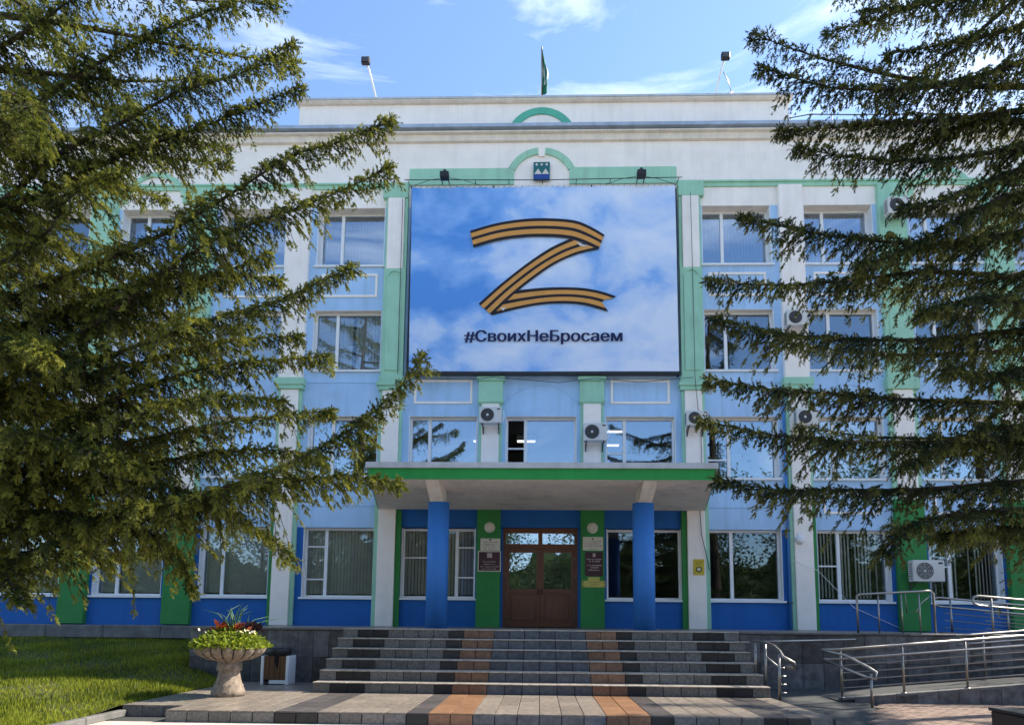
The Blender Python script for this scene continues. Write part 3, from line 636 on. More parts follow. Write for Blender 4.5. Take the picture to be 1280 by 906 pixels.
TL = [(-2.002, 12.26), (-1.267, 12.469), (-0.531, 12.564), (0.205, 12.573), (0.806, 12.513), (1.205, 12.383), (1.637, 12.182)]
DU = [(0.806, 12.513), (0.206, 12.212), (-0.457, 11.742), (-1.117, 11.198), (-1.511, 10.836), (-1.825, 10.537)]
DL = [(1.637, 12.182), (1.039, 12.044), (0.375, 11.738), (-0.254, 11.285), (-0.814, 10.812), (-1.435, 10.189)]
BU = [(-0.749, 10.937), (-0.119, 11.004), (0.543, 11.03), (1.204, 10.999), (1.731, 10.892), (2.138, 10.745)]
BLo = [(-1.435, 10.189), (-0.776, 10.36), (-0.116, 10.496), (0.544, 10.543), (1.203, 10.492), (1.906, 10.282)]
ribbon(BU, BLo, YB-.034, end=lambda v: 1.0-0.13*(1-abs(v-.5)*2)); ribbon(DU, DL, YB-.039); ribbon(TU, TL, YB-.044)
for tri in ([(0.98, 12.42), (1.36, 12.25), (1.10, 12.28)], [(-1.20, 10.42), (-1.02, 10.41), (-1.12, 10.32)]): part('ribbon_highlight', flat([tri], YB-.047), mat('ribbon_sheen_print', (0.62, 0.58, 0.52), 0.7, .1, 3), bn)
def text_mesh(s, size, bold=0.0):
    cu = bpy.data.curves.new('txt', 'FONT'); cu.body = s; cu.size = size; cu.offset = bold; cu.resolution_u = 3; cu.extrude = 0.001
    o = bpy.data.objects.new('txt', cu); COL.objects.link(o); bpy.context.view_layer.update()
    me = bpy.data.meshes.new_from_object(o.evaluated_get(bpy.context.evaluated_depsgraph_get())); bpy.data.objects.remove(o); return me
def text(name, s, x0, x1, z0, zcap, y, m_, parent, bold=0.012):
    """lettering fitted to a baseline span and cap height on a wall facing -Y"""
    me = text_mesh(s, 1.0, bold); me.name = name
    co = np.empty(len(me.vertices)*3); me.vertices.foreach_get('co', co); co = co.reshape(-1, 3)
    w_ = co[:,0].max()-co[:,0].min(); out = np.empty_like(co)
    out[:,0] = x0+(co[:,0]-co[:,0].min())/w_*(x1-x0); out[:,2] = z0+co[:,1]*zcap/0.73; out[:,1] = y-co[:,2]
    me.vertices.foreach_set('co', out.ravel()); me.update(); me.materials.clear(); me.materials.append(m_)
    return link(name, me, parent)
for k in range(3): text('hashtag_lettering', '#СвоихНеБросаем', -2.225+.016*k, 2.277+.016*k, 9.405, 0.335, YB-.034-.0006*k, NAVY, bn, 0.0)
fr = MB()
fr.box(-3.885, -3.83, YB+.04, YB+.13, 8.5, 14.12).box(3.88, 3.935, YB+.04, YB+.13, 8.5, 14.12).box(-3.86, 3.94, YB-.0, YB+.12, 8.43, 8.505)
part('banner_frame', fr, BLACK, bn)
ty = MB()
for i in range(44):
    x = -3.8+i*7.6/43; ty.tube([(x, YB, 14.15), (x+.04, YB+.05, 14.24)], .006, 4)
part('banner_ties', ty, DGREY, bn)
fb = MB()
for x in (-3.9, -1.45, 1.45, 3.9):
    for z in (8.46, 14.26): fb.box(x-.02, x+.02, YB+.1, 18.72, z-.02, z+.02)
part('banner_brackets', fb, BLACK, bn)
for x, lb in ((-2.86, 'small black spotlight on the banner top bar left of the emblem'), (2.86, 'small black spotlight on the banner top bar right of the emblem')):
    sp = thing('spotlight', lb, 'spotlight', (x, 18.2, 14.33), 'banner spotlights')
    lpart('housing', MB().bbox(-.13, .13, -.12, .10, -.09, .10, .02), BLACK, sp); lpart('bracket', MB().tube([(-.1, .1, -.05), (-.1, .3, -.05)], .015, 6).tube([(.1, .1, -.05), (.1, .3, -.05)], .015, 6), BLACK, sp); lpart('bulb_cover', MB().lathe([(.001, .2), (.05, .19), (.06, .1)], 12), BLACK, sp)
    part('cable', MB().tube([(x-1.0, 18.55, 14.28), (x-.5, 18.5, 14.42), (x, 18.45, 14.47), (x+.5, 18.5, 14.42), (x+1.0, 18.55, 14.28)], .008, 5), BLACK, sp)
pb = thing('cable_rail', 'thin dark cable rail running along the top of the banner', 'cable', (0, 18.45, 14.42))
part('wire', MB().tube([(-4.1, 18.5, 14.44), (0, 18.5, 14.40), (4.1, 18.5, 14.45)], .012, 5), BLACK, pb)
cl = MB()
for i in range(9): cl.tube([(-4+i, 18.5, 14.43), (-4+i, 18.73, 14.43)], .01, 4)
part('wire_clips', cl, BLACK, pb)
# wires draped below the banner and along the pilasters
def wires(lb, paths, r=.009, m_=DGREY):
    w = thing('cable', lb, 'cable', paths[0][0])
    for p in paths: part('wire', MB().tube(p, r, 5), m_, w)
wires('thin dark cable looping along the wall just below the banner', [[(-3.9, 18.5, 8.34), (-2, 18.52, 8.30), (-1.4, 18.48, 8.36), (0.5, 18.6, 8.24), (1.5, 18.48, 8.33), (2.8, 18.62, 8.26), (4.3, 18.45, 8.34)]])
wires('thin cable running down the pilaster right of the banner', [[(4.33, 18.5, 14.0), (4.36, 18.55, 11.0), (4.35, 18.48, 8.3), (4.45, 18.57, 7.3)], [(4.5, 18.57, 6.8), (4.52, 18.58, 5.0)]])
wires('thin cable running down the pilaster left of the banner', [[(-4.15, 18.56, 13.9), (-4.14, 18.56, 8.5)]])
wires('loose thin cable crossing the wall below the right ground floor windows', [[(6.9, 18.58, 3.2), (7.6, 18.55, 2.9), (8.6, 18.7, 1.9), (9.5, 18.7, 1.5), (9.9, 18.7, 1.32)]], .007, PVC)
wires('dark cable hanging beside the right side of the canopy', [[(4.42, 18.55, 4.6), (4.45, 18.55, 3.9), (4.62, 18.57, 3.1), (4.66, 18.6, 2.9)]], .012)
dp = thing('drain_pipe', 'narrow blue drain pipe beside the second white pilaster right of the canopy', 'pipe', (6.85, 18.65, 1.3))
part('pipe', MB().tube([(6.86, 18.66, 1.3), (6.86, 18.66, 8.0)], .035, 10), mat('pipe_blue_paint', (.05, .2, .5), .5, .1, 3), dp)
pm = MB()
for z in (2, 4, 6, 7.6): pm.box(6.80, 6.92, 18.61, 18.75, z, z+.03)
part('pipe_clamps', pm, DGREY, dp)

# emblem plate
em = thing('emblem', 'square blue emblem plate with two white mountains under the arch', 'emblem', (-.03, 18.68, 14.55))
bx('plate', -.275, .215, 18.64, 18.69, 14.50, 15.08, EMBG, em, .01); bx('water_band', -.26, .20, 18.632, 18.641, 14.515, 14.68, EMBB, em)
part('mountains', flat([[(-.25, 14.685), (-.03, 14.685), (-.135, 14.86)], [(-.025, 14.685), (.195, 14.685), (.085, 14.86)]], 18.634), SIGNW, em)
part('stars', MB().tube([(-.18, 18.634, 14.99), (-.18, 18.641, 14.99)], .036, 10).tube([(-.03, 18.634, 14.99), (-.03, 18.641, 14.99)], .036, 10).tube([(.12, 18.634, 14.99), (.12, 18.641, 14.99)], .036, 10), SIGNW, em)

# flag and roof floodlights
fl = thing('flag', 'furled green and white flag on a short pole above the parapet', 'flag', (-.05, 18.95, 17.3))
lpart('pole', MB().tube([(0, 0, -.02), (0, 0, 1.85)], .02, 8), STEEL, fl); lpart('pole_foot', MB().lathe([(.07, 0), (.07, .05), (.03, .08)], 10), BLACK, fl)
def cloth(name, z0, z1, wfun, m_, off):
    V = []; nz_, na = 18, 14
    for j in range(nz_+1):
        t = j/nz_; z = z0+(z1-z0)*t; w = wfun(t)
        for k in range(na+1):
            q = k/na; V.append((.02+w*q+off, .03*math.sin(q*12+t*4)+.05*math.sin(q*6), z-0.05*q))
    Q = [(j*(na+1)+k, j*(na+1)+k+1, (j+1)*(na+1)+k+1, (j+1)*(na+1)+k) for j in range(nz_) for k in range(na)]
    mb = MB(); mb.v = V; mb.f = Q; mb.sm = [1]*len(Q); lpart(name, mb, m_, fl)
cloth('green_cloth', .25, 1.80, lambda t: .03+.17*math.sin(min(1, (1-t)*1.15)*PI*.62)**1.2, CLOTHG, -.03); cloth('white_cloth', .55, 1.35, lambda t: .03+.12*math.sin(PI*t), CLOTHW, .04)
for x, lean, lb in ((-5.12, -.36, 'black floodlight on a leaning white pole above the left parapet'), (5.22, .32, 'black floodlight on a leaning white pole above the right parapet')):
    f_ = thing('roof_floodlight', lb, 'floodlight', (x, 18.95, 17.3), 'roof floodlights')
    lpart('pole', MB().tube([(0, 0, 0), (lean*.8, -.05, 1.1), (lean, -.15, 1.22)], .028, 8), PVC, f_); lpart('foot', MB().lathe([(.09, 0), (.09, .06), (.04, .1)], 10), BLACK, f_)
    lpart('lamp_head', MB().bbox(lean-.13, lean+.13, -.26, -.12, 1.16, 1.38, .02), BLACK, f_); lpart('lamp_glass', MB().box(lean-.10, lean+.10, -.272, -.262, 1.19, 1.35), DGREY, f_)
    if x > 0: lpart('strut', MB().tube([(.08, 0, .02), (.55, .1, .35), (.45, .1, .75), (.28, -.02, .9)], .014, 6).tube([(.2, 0, .02), (.6, .1, .33)], .02, 6), STEEL, f_)
rr = thing('roof_railing', 'thin steel guard rail on the roof right of the parapet', 'railing', (9, 19.0, 16.2))
rm = MB(); rm.tube([(7.45, 19.2, 16.25), (7.5, 19.2, 16.85), (8.2, 19.2, 16.98), (9.5, 19.2, 16.95), (19, 19.2, 16.95)], .018, 6); rm.tube([(7.5, 19.2, 16.6), (19, 19.2, 16.62)], .014, 6); part('rails', rm, DGREY, rr)
rp_ = MB()
for i in range(10): rp_.tube([(7.6+i*1.25, 19.2, 16.05), (7.6+i*1.25, 19.2, 16.95)], .014, 6)
part('posts', rp_, DGREY, rr)

# air conditioners
def ac_unit(loc, label, w=.62, h_=.44):
    a = thing('air_conditioner', label, 'air conditioner', loc, 'outdoor air conditioner units')
    lpart('casing', MB().bbox(-w/2, w/2, -.26, 0, -h_/2, h_/2, .02), ACW, a)
    fx = -w*.13; R_ = h_*.40
    lpart('fan_recess', MB().tube([(fx, -.263, 0), (fx, -.255, 0)], R_, 28), DGREY, a)
    gm = MB()
    for r_ in (R_*.98, R_*.8, R_*.6, R_*.4):
        P_ = [(fx+r_*math.cos(t*PI/12), -.268, r_*math.sin(t*PI/12)) for t in range(25)]; gm.tube(P_, .005, 4, False)
    for t in range(8): gm.tube([(fx, -.268, 0), (fx+R_*math.cos(t*PI/4), -.268, R_*math.sin(t*PI/4))], .004, 4)
    lpart('fan_grille', gm, ACW if h_ > .5 else DGREY, a); lpart('fan_hub', MB().tube([(fx, -.275, 0), (fx, -.26, 0)], .035, 12), ACW, a)
    lpart('badge', MB().box(w*.30, w*.44, -.264, -.259, h_*.32, h_*.40), INK, a)
    for sx_ in (-.36, .36): lpart('bracket', MB().box(sx_*w-.015, sx_*w+.015, -.25, .14, -h_/2-.03, -h_/2).box(sx_*w-.015, sx_*w+.015, .1, .14, -h_/2-.22, -h_/2-.03).tube([(sx_*w, -.2, -h_/2-.02), (sx_*w, .12, -h_/2-.2)], .012, 5), DGREY, a)
    sg = MB()
    for k in range(7): sg.box(-w/2-.004, -w/2+.004, -.22, -.05, -h_*.36+k*h_*.11, -h_*.36+k*h_*.11+.02)
    lpart('side_vents', sg, INK, a)
    lpart('pipe', MB().tube([(w/2-.02, -.08, -.1), (w/2+.05, -.06, -.12), (w/2+.06, .0, .05), (w/2+.03, .12, .25)], .014, 6), PVC, a)
AC = [((-1.42, 18.46, 7.17), 'white air conditioner on the pilaster above the canopy, left of the centre window', .62, .46),
      ((1.50, 18.46, 6.69), 'white air conditioner set lower on the pilaster above the canopy, right of the centre window', .66, .50),
      ((4.33, 18.46, 7.09), 'white air conditioner on the wide pilaster just right of the banner', .60, .42),
      ((7.36, 18.46, 7.12), 'white air conditioner on the second white pilaster right of the canopy', .62, .46),
      ((7.2, 18.46, 10.0), 'white air conditioner on the white pilaster between third floor windows', .62, .46),
      ((10.19, 18.46, 13.35), 'white air conditioner near the top of a green pilaster behind the spruce', .66, .5),
      ((13.2, 18.46, 13.45), 'white air conditioner near the top of the outer green pilaster', .66, .5),
      ((10.38, 18.44, 2.89), 'large white air conditioner on the green pilaster beside the ramp', .84, .58)]
for lc, lb, w, h_ in AC: ac_unit(lc, lb, w, h_)

# plates, lamps and notices by the doors
YS = PY-.002
def lines(parent, x0, x1, rows_, y, m_, hgt=.022, seed=1):
    r_ = random.Random(seed); mb = MB()
    for z, a_, b_ in rows_:
        x = x0+(x1-x0)*a_
        while x < x0+(x1-x0)*b_:
            w = r_.uniform(.012, .03); mb.box(x, x+w, y-.0015, y, z, z+hgt*r_.uniform(.7, 1.15)); x += w+r_.uniform(.006, .012)
            if r_.random() < .16: x += .02
    tag(part('print_lines', mb, m_, parent), kind='stuff')
def plate(lb, cat, x0, x1, z0, z1, m_, frame=None, y=YS):
    p = thing('sign_plate', lb, cat, ((x0+x1)/2, y, z0))
    bx('plate', x0, x1, y-.02, y, z0, z1, m_, p, .004)
    if frame:
        w = .025; mb = MB(); mb.box(x0-w, x1+w, y-.03, y, z1+.001, z1+w).box(x0-w, x1+w, y-.03, y, z0-w, z0-.001).box(x0-w, x0-.001, y-.03, y, z0, z1).box(x1+.001, x1+w, y-.03, y, z0, z1); part('plate_frame', mb, frame, p)
    return p
p = plate('white name plate above the framed burgundy plate left of the doors', 'sign', -1.67, -1.12, 3.40, 3.74, SIGNW); lines(p, -1.64, -1.15, [(3.62, .1, .9), (3.56, .1, .75), (3.50, .05, .7), (3.44, .1, .7)], YS-.0205, INK, .018, 2); bx('crest', -1.43, -1.36, YS-.0225, YS-.0205, 3.68, 3.72, INK, p)
p = plate('framed burgundy name plate below the white plate left of the doors', 'sign', -1.71, -1.12, 2.84, 3.36, SIGNR, SIGNW); lines(p, -1.68, -1.15, [(3.08, .15, .85), (3.01, .2, .8), (2.94, .05, .95), (2.88, .1, .9)], YS-.0205, PALEINK, .022, 3); bx('crest', -1.48, -1.34, YS-.0225, YS-.0205, 3.20, 3.33, PALEINK, p)
p = plate('white name plate above the tall burgundy plate right of the doors', 'sign', 1.18, 1.74, 3.42, 3.80, SIGNW); lines(p, 1.21, 1.71, [(3.66, .25, .9), (3.60, .1, .9), (3.54, .05, .95), (3.46, .3, .7)], YS-.0205, INK, .018, 4); bx('crest', 1.43, 1.48, YS-.0225, YS-.0205, 3.72, 3.76, INK, p)
p = plate('tall burgundy name plate between the white and the brass plate', 'sign', 1.24, 1.73, 2.71, 3.38, SIGNR); lines(p, 1.26, 1.71, [(3.16, .05, .95), (3.10, .2, .85), (2.99, .1, .95), (2.93, .3, .8), (2.86, .15, .85)], YS-.0205, PALEINK, .03, 5); bx('crest', 1.45, 1.53, YS-.0225, YS-.0205, 3.24, 3.34, PALEINK, p)
p = plate('scalloped brass plate below the tall burgundy plate', 'sign', 1.16, 1.80, 2.40, 2.58, GOLD); bx('plate_top', 1.32, 1.64, YS-.02, YS, 2.5805, 2.68, GOLD, p); lines(p, 1.3, 1.68, [(2.53, .1, .9), (2.47, .25, .75)], YS-.0205, INK, .012, 6)
part('screws', MB().tube([(1.2, YS-.026, 2.44), (1.2, YS-.019, 2.44)], .02, 8).tube([(1.76, YS-.026, 2.44), (1.76, YS-.019, 2.44)], .02, 8).tube([(1.2, YS-.026, 2.53), (1.2, YS-.019, 2.53)], .02, 8).tube([(1.76, YS-.026, 2.53), (1.76, YS-.019, 2.53)], .02, 8), BLACK, p)
p = plate('small yellow notice with a round symbol on the white pilaster', 'notice', 4.22, 4.52, 2.76, 3.20, SIGNY); ringm = MB()
P_ = [(4.37+.07*math.cos(t*PI/10), YS-.022, 2.92+.07*math.sin(t*PI/10)) for t in range(21)]
part('symbol_ring', ringm.tube(P_, .014, 5, False), INK, p); part('symbol_dot', MB().tube([(4.37, YS-.026, 2.92), (4.37, YS-.019, 2.92)], .045, 14), SIGNW, p); lines(p, 4.25, 4.5, [(3.12, .05, .95), (3.06, .1, .9)], YS-.0205, INK, .02, 8)
for x, lb in ((-1.42, 'round white wall lamp above the plates left of the doors'), (1.45, 'round white wall lamp above the plates right of the doors')):
    w = thing('wall_lamp', lb, 'lamp', (x, YS, 4.05), 'round lamps beside the doors')
    lm = MB().tube([(0, 0, 0), (0, -.04, 0), (0, -.07, 0), (0, -.09, 0)], [.14, .14, .11, .05], 24); lpart('diffuser', lm, SIGNW, w); lpart('base_ring', MB().tube([(0, .002, 0), (0, -.02, 0)], .15, 24), PVC, w)
w = thing('wall_lamp', 'half round white lamp on the white pilaster beside the ramp windows', 'lamp', (7.15, 18.6, 3.75)); lpart('diffuser', MB().tube([(0, 0, 0), (0, -.08, 0), (0, -.13, 0)], [.13, .11, .05], 16), PVC, w); lpart('bracket', MB().box(-.05, .05, -.02, .0, .1, .2), PVC, w)

# ================================================================ urn, bin
ur = thing('flower_urn', 'large stone urn planter with fluted bowl full of yellow green leaves', 'planter', (-5.22, 11.35, Z_LAND))
lpart('pedestal', MB().lathe([(.265, 0), (.265, .09), (.25, .105), (.25, .125), (.235, .14), (.235, .18), (.215, .20), (.19, .27), (.172, .36), (.168, .41), (.195, .425), (.20, .44), (.20, .535), (.18, .55), (.23, .59)], 40), STONE, ur)
lpart('bowl', MB().lathe([(.22, .58), (.36, .61), (.48, .67), (.545, .74), (.555, .80), (.52, .845), (.50, .86), (.46, .85)], 128, mod=lambda a, i: 1+(.16*(abs(math.sin(a*9))**.45-.8) if i < 6 else 0)), STONE, ur)
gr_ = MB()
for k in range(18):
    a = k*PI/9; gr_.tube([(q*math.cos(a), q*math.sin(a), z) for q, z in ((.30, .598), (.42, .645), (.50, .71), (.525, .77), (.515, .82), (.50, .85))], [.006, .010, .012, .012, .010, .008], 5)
lpart('bowl_grooves', gr_, mat('urn_groove_shade', (.035, .03, .025), .95, .3, 20), ur)  # near-black tubes between the lobes, painting in the shade of the flutes
lpart('soil', MB().lathe([(.47, .80), (.46, .845), (.01, .88)], 24), SOIL, ur)
def leaf_cloud(name, n_, P, m_, L, W, parent, up_=0.6, tlo=.2, thi=1.0, flat_=.5):
    """n_ leaf quads (two triangles, folded) at points P with random upward directions"""
    a = rng.random(n_)*2*PI; d = np.stack([np.cos(a), np.sin(a), rng.normal(up_, flat_, n_)], -1); d /= np.linalg.norm(d, axis=1)[:, None]
    sd = np.cross(d, rng.normal(size=(n_, 3))); sd /= np.linalg.norm(sd, axis=1)[:, None]
    ll = L*(.6+.7*rng.random(n_))[:, None]; ww = W*(.7+.6*rng.random(n_))[:, None]
    V = np.empty((n_, 4, 3)); V[:,0] = P; V[:,1] = P+d*ll*.5+sd*ww; V[:,2] = P+d*ll; V[:,3] = P+d*ll*.5-sd*ww
    i4 = np.arange(n_)[:, None]*4; Fc = np.concatenate([i4+[0, 1, 2], i4+[0, 2, 3]], 0)
    t = np.repeat(tlo+(thi-tlo)*rng.random(n_), 4)
    return link(name, rawmesh(name, V.reshape(-1, 3), Fc, m_, t), parent, (0, 0, 0))
n_ = 3600; a = rng.random(n_)*2*PI; r_ = np.sqrt(rng.random(n_))*.60
P = np.stack([r_*np.cos(a), r_*np.sin(a), .84+.30*rng.random(n_)*(1-(r_/.66)**2)-.05*(r_/.56)**2], -1)
leaf_cloud('foliage', n_, P, LEAFM, .085, .022, ur, .5)
RED = leaf_mat('red_leaves', (.10, .015, .010), (.30, .06, .02)); PURP = leaf_mat('purple_leaves', (.012, .008, .014), (.03, .015, .03)); PETAL = leaf_mat('white_petals', (.7, .68, .62), (.85, .83, .75))
for cx_, cy_, k_, mm, nm in ((-.17, -.1, 45, RED, 'red_leaves'), (.14, -.05, 40, RED, 'red_leaves'), (.36, .0, 60, PURP, 'purple_leaves'), (.40, -.28, 12, PETAL, 'white_flower'), (-.28, -.2, 6, PETAL, 'white_flower')):
    P = np.stack([cx_+rng.normal(0, .07, k_), cy_+rng.normal(0, .07, k_), 1.06+rng.random(k_)*.10-(.06 if nm == 'white_flower' else 0)], -1); leaf_cloud(nm, k_, P, mm, .12 if nm != 'white_flower' else .05, .03, ur, .8)
gm = MB()
for k in range(20):
    bx_, by_ = rng.normal(.0, .10), rng.normal(0, .08); ln = rng.uniform(.25, .62); ax, ay = rng.normal(.10, .18), rng.normal(0, .12)
    pts = [(bx_, by_, .92), (bx_+ax*.3, by_+ay*.3, .92+ln*.5), (bx_+ax*.8, by_+ay*.8, .92+ln*.85), (bx_+ax*1.6, by_+ay*1.6, .92+ln)]
    gm.tube(pts, [.011, .010, .007, .002], 4)
lpart('tall_grass', gm, mat('urn_grass_green', (.07, .16, .07), .6, .3, 20), ur)

tb = thing('litter_bin', 'square litter bin with brown wooden front, white sides and black top', 'bin', (-5.22, 13.5, Z_LAND))
for s in (-1, 1): lpart('side_panel', MB().bbox(min(s*.22, s*.275), max(s*.22, s*.275), -.2, .2, 0, .56, .006), PVC, tb)
for k in range(4): lpart('wood_slat', MB().bbox(-.215+k*.1085, -.215+k*.1085+.104, -.19, -.165, .10, .555, .005), BINW, tb)
lpart('bottom_rail', MB().box(-.10, .2195, -.198, -.17, .02, .09), PVC, tb); lpart('rear_board', MB().box(-.219, .219, .165, .19, .05, .555), BINW, tb); lpart('floor_board', MB().box(-.219, .219, -.165, .165, .03, .06), DGREY, tb)
lpart('liner', MB().lathe([(.19, .06), (.20, .56), (.235, .60), (.25, .66), (.23, .70), (.19, .705), (.17, .66)], 20, mod=lambda a, i: 1+.06*math.sin(a*5+i)), BLACK, tb)

# ================================================================ stair rail, ramp and railings
def rail_thing(name, lb, loc): return thing(name, lb, 'railing', loc)
sr_ = rail_thing('stair_railing', 'short stainless handrail with curled ends on the right edge of the stairs', (4.0, 12.2, .5))
part('handrail', MB().tube([(3.9, 13.1, 1.12), (4.12, 12.6, 1.12), (4.2, 12.3, 1.06), (4.16, 11.9, .98), (4.14, 11.7, .90), (4.3, 11.62, .80), (4.33, 11.7, .70), (4.22, 11.8, .72)], .024, 10), STEEL, sr_)
for x, y, z0, z1 in ((4.0, 12.75, .45, 1.10), (4.07, 12.4, .30, 1.08), (4.10, 11.8, .16, .93)): part('post', MB().tube([(x, y, z0), (x+.01, y, z1)], .022, 10), STEEL, sr_)
part('lower_rail', MB().tube([(4.02, 12.75, .93), (4.09, 12.4, .86), (4.12, 11.8, .70)], .014, 8), STEEL, sr_)
part('long_rail', MB().tube([(3.78, 12.9, 1.10), (4.6, 13.1, 1.12), (6.2, 13.5, 1.16)], .020, 8), STEEL, sr_)
kn = MB()
for k in range(4): kn.tube([(4.12, 11.8, .28+k*.14), (4.22, 11.8, .28+k*.14)], .014, 6)
part('studs', kn, STEEL, sr_)

ramp = thing('access_ramp', 'granite faced wheelchair ramp climbing to the right below the stainless railing', 'ramp', (5.5, 12.1, 0))
def rz_(x): return .12+.085*max(0, x-5.2)
part('ramp_slab', MB().prism([(5.25, .0), (14, .0), (14, rz_(14)), (5.25, .13)], 1, 12.13, 13.45), ASPH, ramp)
x = 5.5
while x < 13.6:
    h_ = rz_(x+.17)-.02; tile('facing_slab', x+.18, 12.11, h_/2-.01, .354, .026, h_+.14, WGRAN, ramp); x += .36
part('kerb_edge', MB().prism([(5.3, .14), (14, rz_(14)+.015), (14, rz_(14)+.065), (5.3, .17)], 1, 12.09, 12.28), CONC, ramp)
def railing(lb, y, x0, x1, zf, posts, rails, hand, name='ramp_railing', loop0=True):
    r = rail_thing(name, lb, (x0, y, zf(x0)))
    for px_ in posts:
        part('post', MB().tube([(px_, y, zf(px_)), (px_, y, zf(px_)+hand)], .021, 10), STEEL, r)
        part('post_base', MB().lathe([(.045, 0), (.045, .012), (.024, .02)], 12, (px_, y, zf(px_))), STEEL, r)
    for hh in rails: part('rail', MB().tube([(x0+.02, y, zf(x0)+hh), (x1, y, zf(x1)+hh)], .012, 8), STEEL, r)
    part('handrail', MB().tube([(x0-.32, y, zf(x0-.3)+hand), (x0, y, zf(x0)+hand), (x1, y, zf(x1)+hand)], .025, 10), STEEL, r)
    part('second_handrail', MB().tube([(x0-.32, y-.06, zf(x0-.3)+hand-.16), (x0, y-.06, zf(x0)+hand-.16), (x1, y-.06, zf(x1)+hand-.16)], .022, 10), STEEL, r)
    return r
zr = lambda x: rz_(x)+.04
r1 = railing('long stainless ramp railing with four thin rails along the granite edge', 12.18, 5.30, 13.5, zr, [5.32, 6.40, 7.5, 8.55, 9.6, 10.7, 11.8, 12.9], [.17, .30, .43, .56], .84)
part('end_loop', MB().tube([(4.98, 12.18, zr(5.15)+.84), (5.3, 11.95, .92), (5.52, 11.6, .74), (5.60, 11.5, .66), (5.57, 11.46, .56), (5.46, 11.58, .58), (4.98, 12.12, zr(5.15)+.68)], .024, 10), STEEL, r1)
part('end_post', MB().tube([(5.53, 11.55, .07), (5.53, 11.55, .64)], .021, 10), STEEL, r1)
r2 = railing('stainless railing along the wall side of the ramp', 13.4, 8.4, 13.5, zr, [8.6, 10.0, 11.4, 12.8], [.18, .33, .48], .84)
# porch end railing and upper flight
r3 = rail_thing('porch_railing', 'plain stainless guard rail with bars on the porch end beside the ramp', (6.5, 14.05, Z_PORCH))
part('handrail', MB().tube([(6.52, 14.05, 1.28), (6.52, 14.05, 2.03), (6.58, 14.05, 2.07), (8.0, 14.05, 2.15), (8.08, 14.05, 2.10), (8.08, 14.05, 1.27)], .022, 10), STEEL, r3)
for x in (6.95, 7.42, 7.78): part('post', MB().tube([(x, 14.05, 1.27), (x, 14.05, 2.10)], .016, 8), STEEL, r3)
part('bent_bar', MB().tube([(7.50, 14.05, 2.12), (7.52, 14.05, 1.70), (7.72, 14.05, 1.72), (7.82, 14.05, 1.9), (8.02, 14.05, 2.05)], .012, 6), STEEL, r3)
zu = lambda x: 1.27-.085*max(0, x-8.3)
ru = thing('upper_ramp', 'upper flight of the access ramp descending from the porch to the right', 'ramp', (8.5, 14.2, 1.0))
part('ramp_slab', MB().prism([(8.3, .6), (14, .4), (14, zu(14)), (8.3, 1.275)], 1, 14.16, 15.5), ASPH, ru); part('kerb_edge', MB().prism([(8.3, 1.276), (14, zu(14)+.005), (14, zu(14)+.06), (8.3, 1.32)], 1, 14.17, 14.3), CONC, ru)
def looprail(y, x0, lb):
    r = rail_thing('ramp_railing', lb, (x0, y, 1.27)); hz = lambda x: zu(x)+.86
    part('handrail', MB().tube([(14, y, hz(14)), (x0+.1, y, hz(x0+.1)), (x0, y, hz(x0)-.03), (x0-.03, y, hz(x0)-.10), (x0, y, hz(x0)-.17), (x0+.1, y, hz(x0+.1)-.20), (14, y, hz(14)-.20)], .024, 10), STEEL, r)
    for k in range(5): part('post', MB().tube([(x0+.35+k*1.25, y, zu(x0+.35+k*1.25)), (x0+.35+k*1.25, y, hz(x0+.35+k*1.25))], .02, 8), STEEL, r)
    for hh in (.2, .36, .52): part('rail', MB().tube([(x0+.2, y, zu(x0+.2)+hh), (14, y, zu(14)+hh)], .011, 6), STEEL, r)
looprail(14.22, 9.0, 'stainless railing with looped end on the front of the upper ramp flight'); looprail(15.45, 8.9, 'stainless railing with looped end on the wall side of the upper ramp flight')

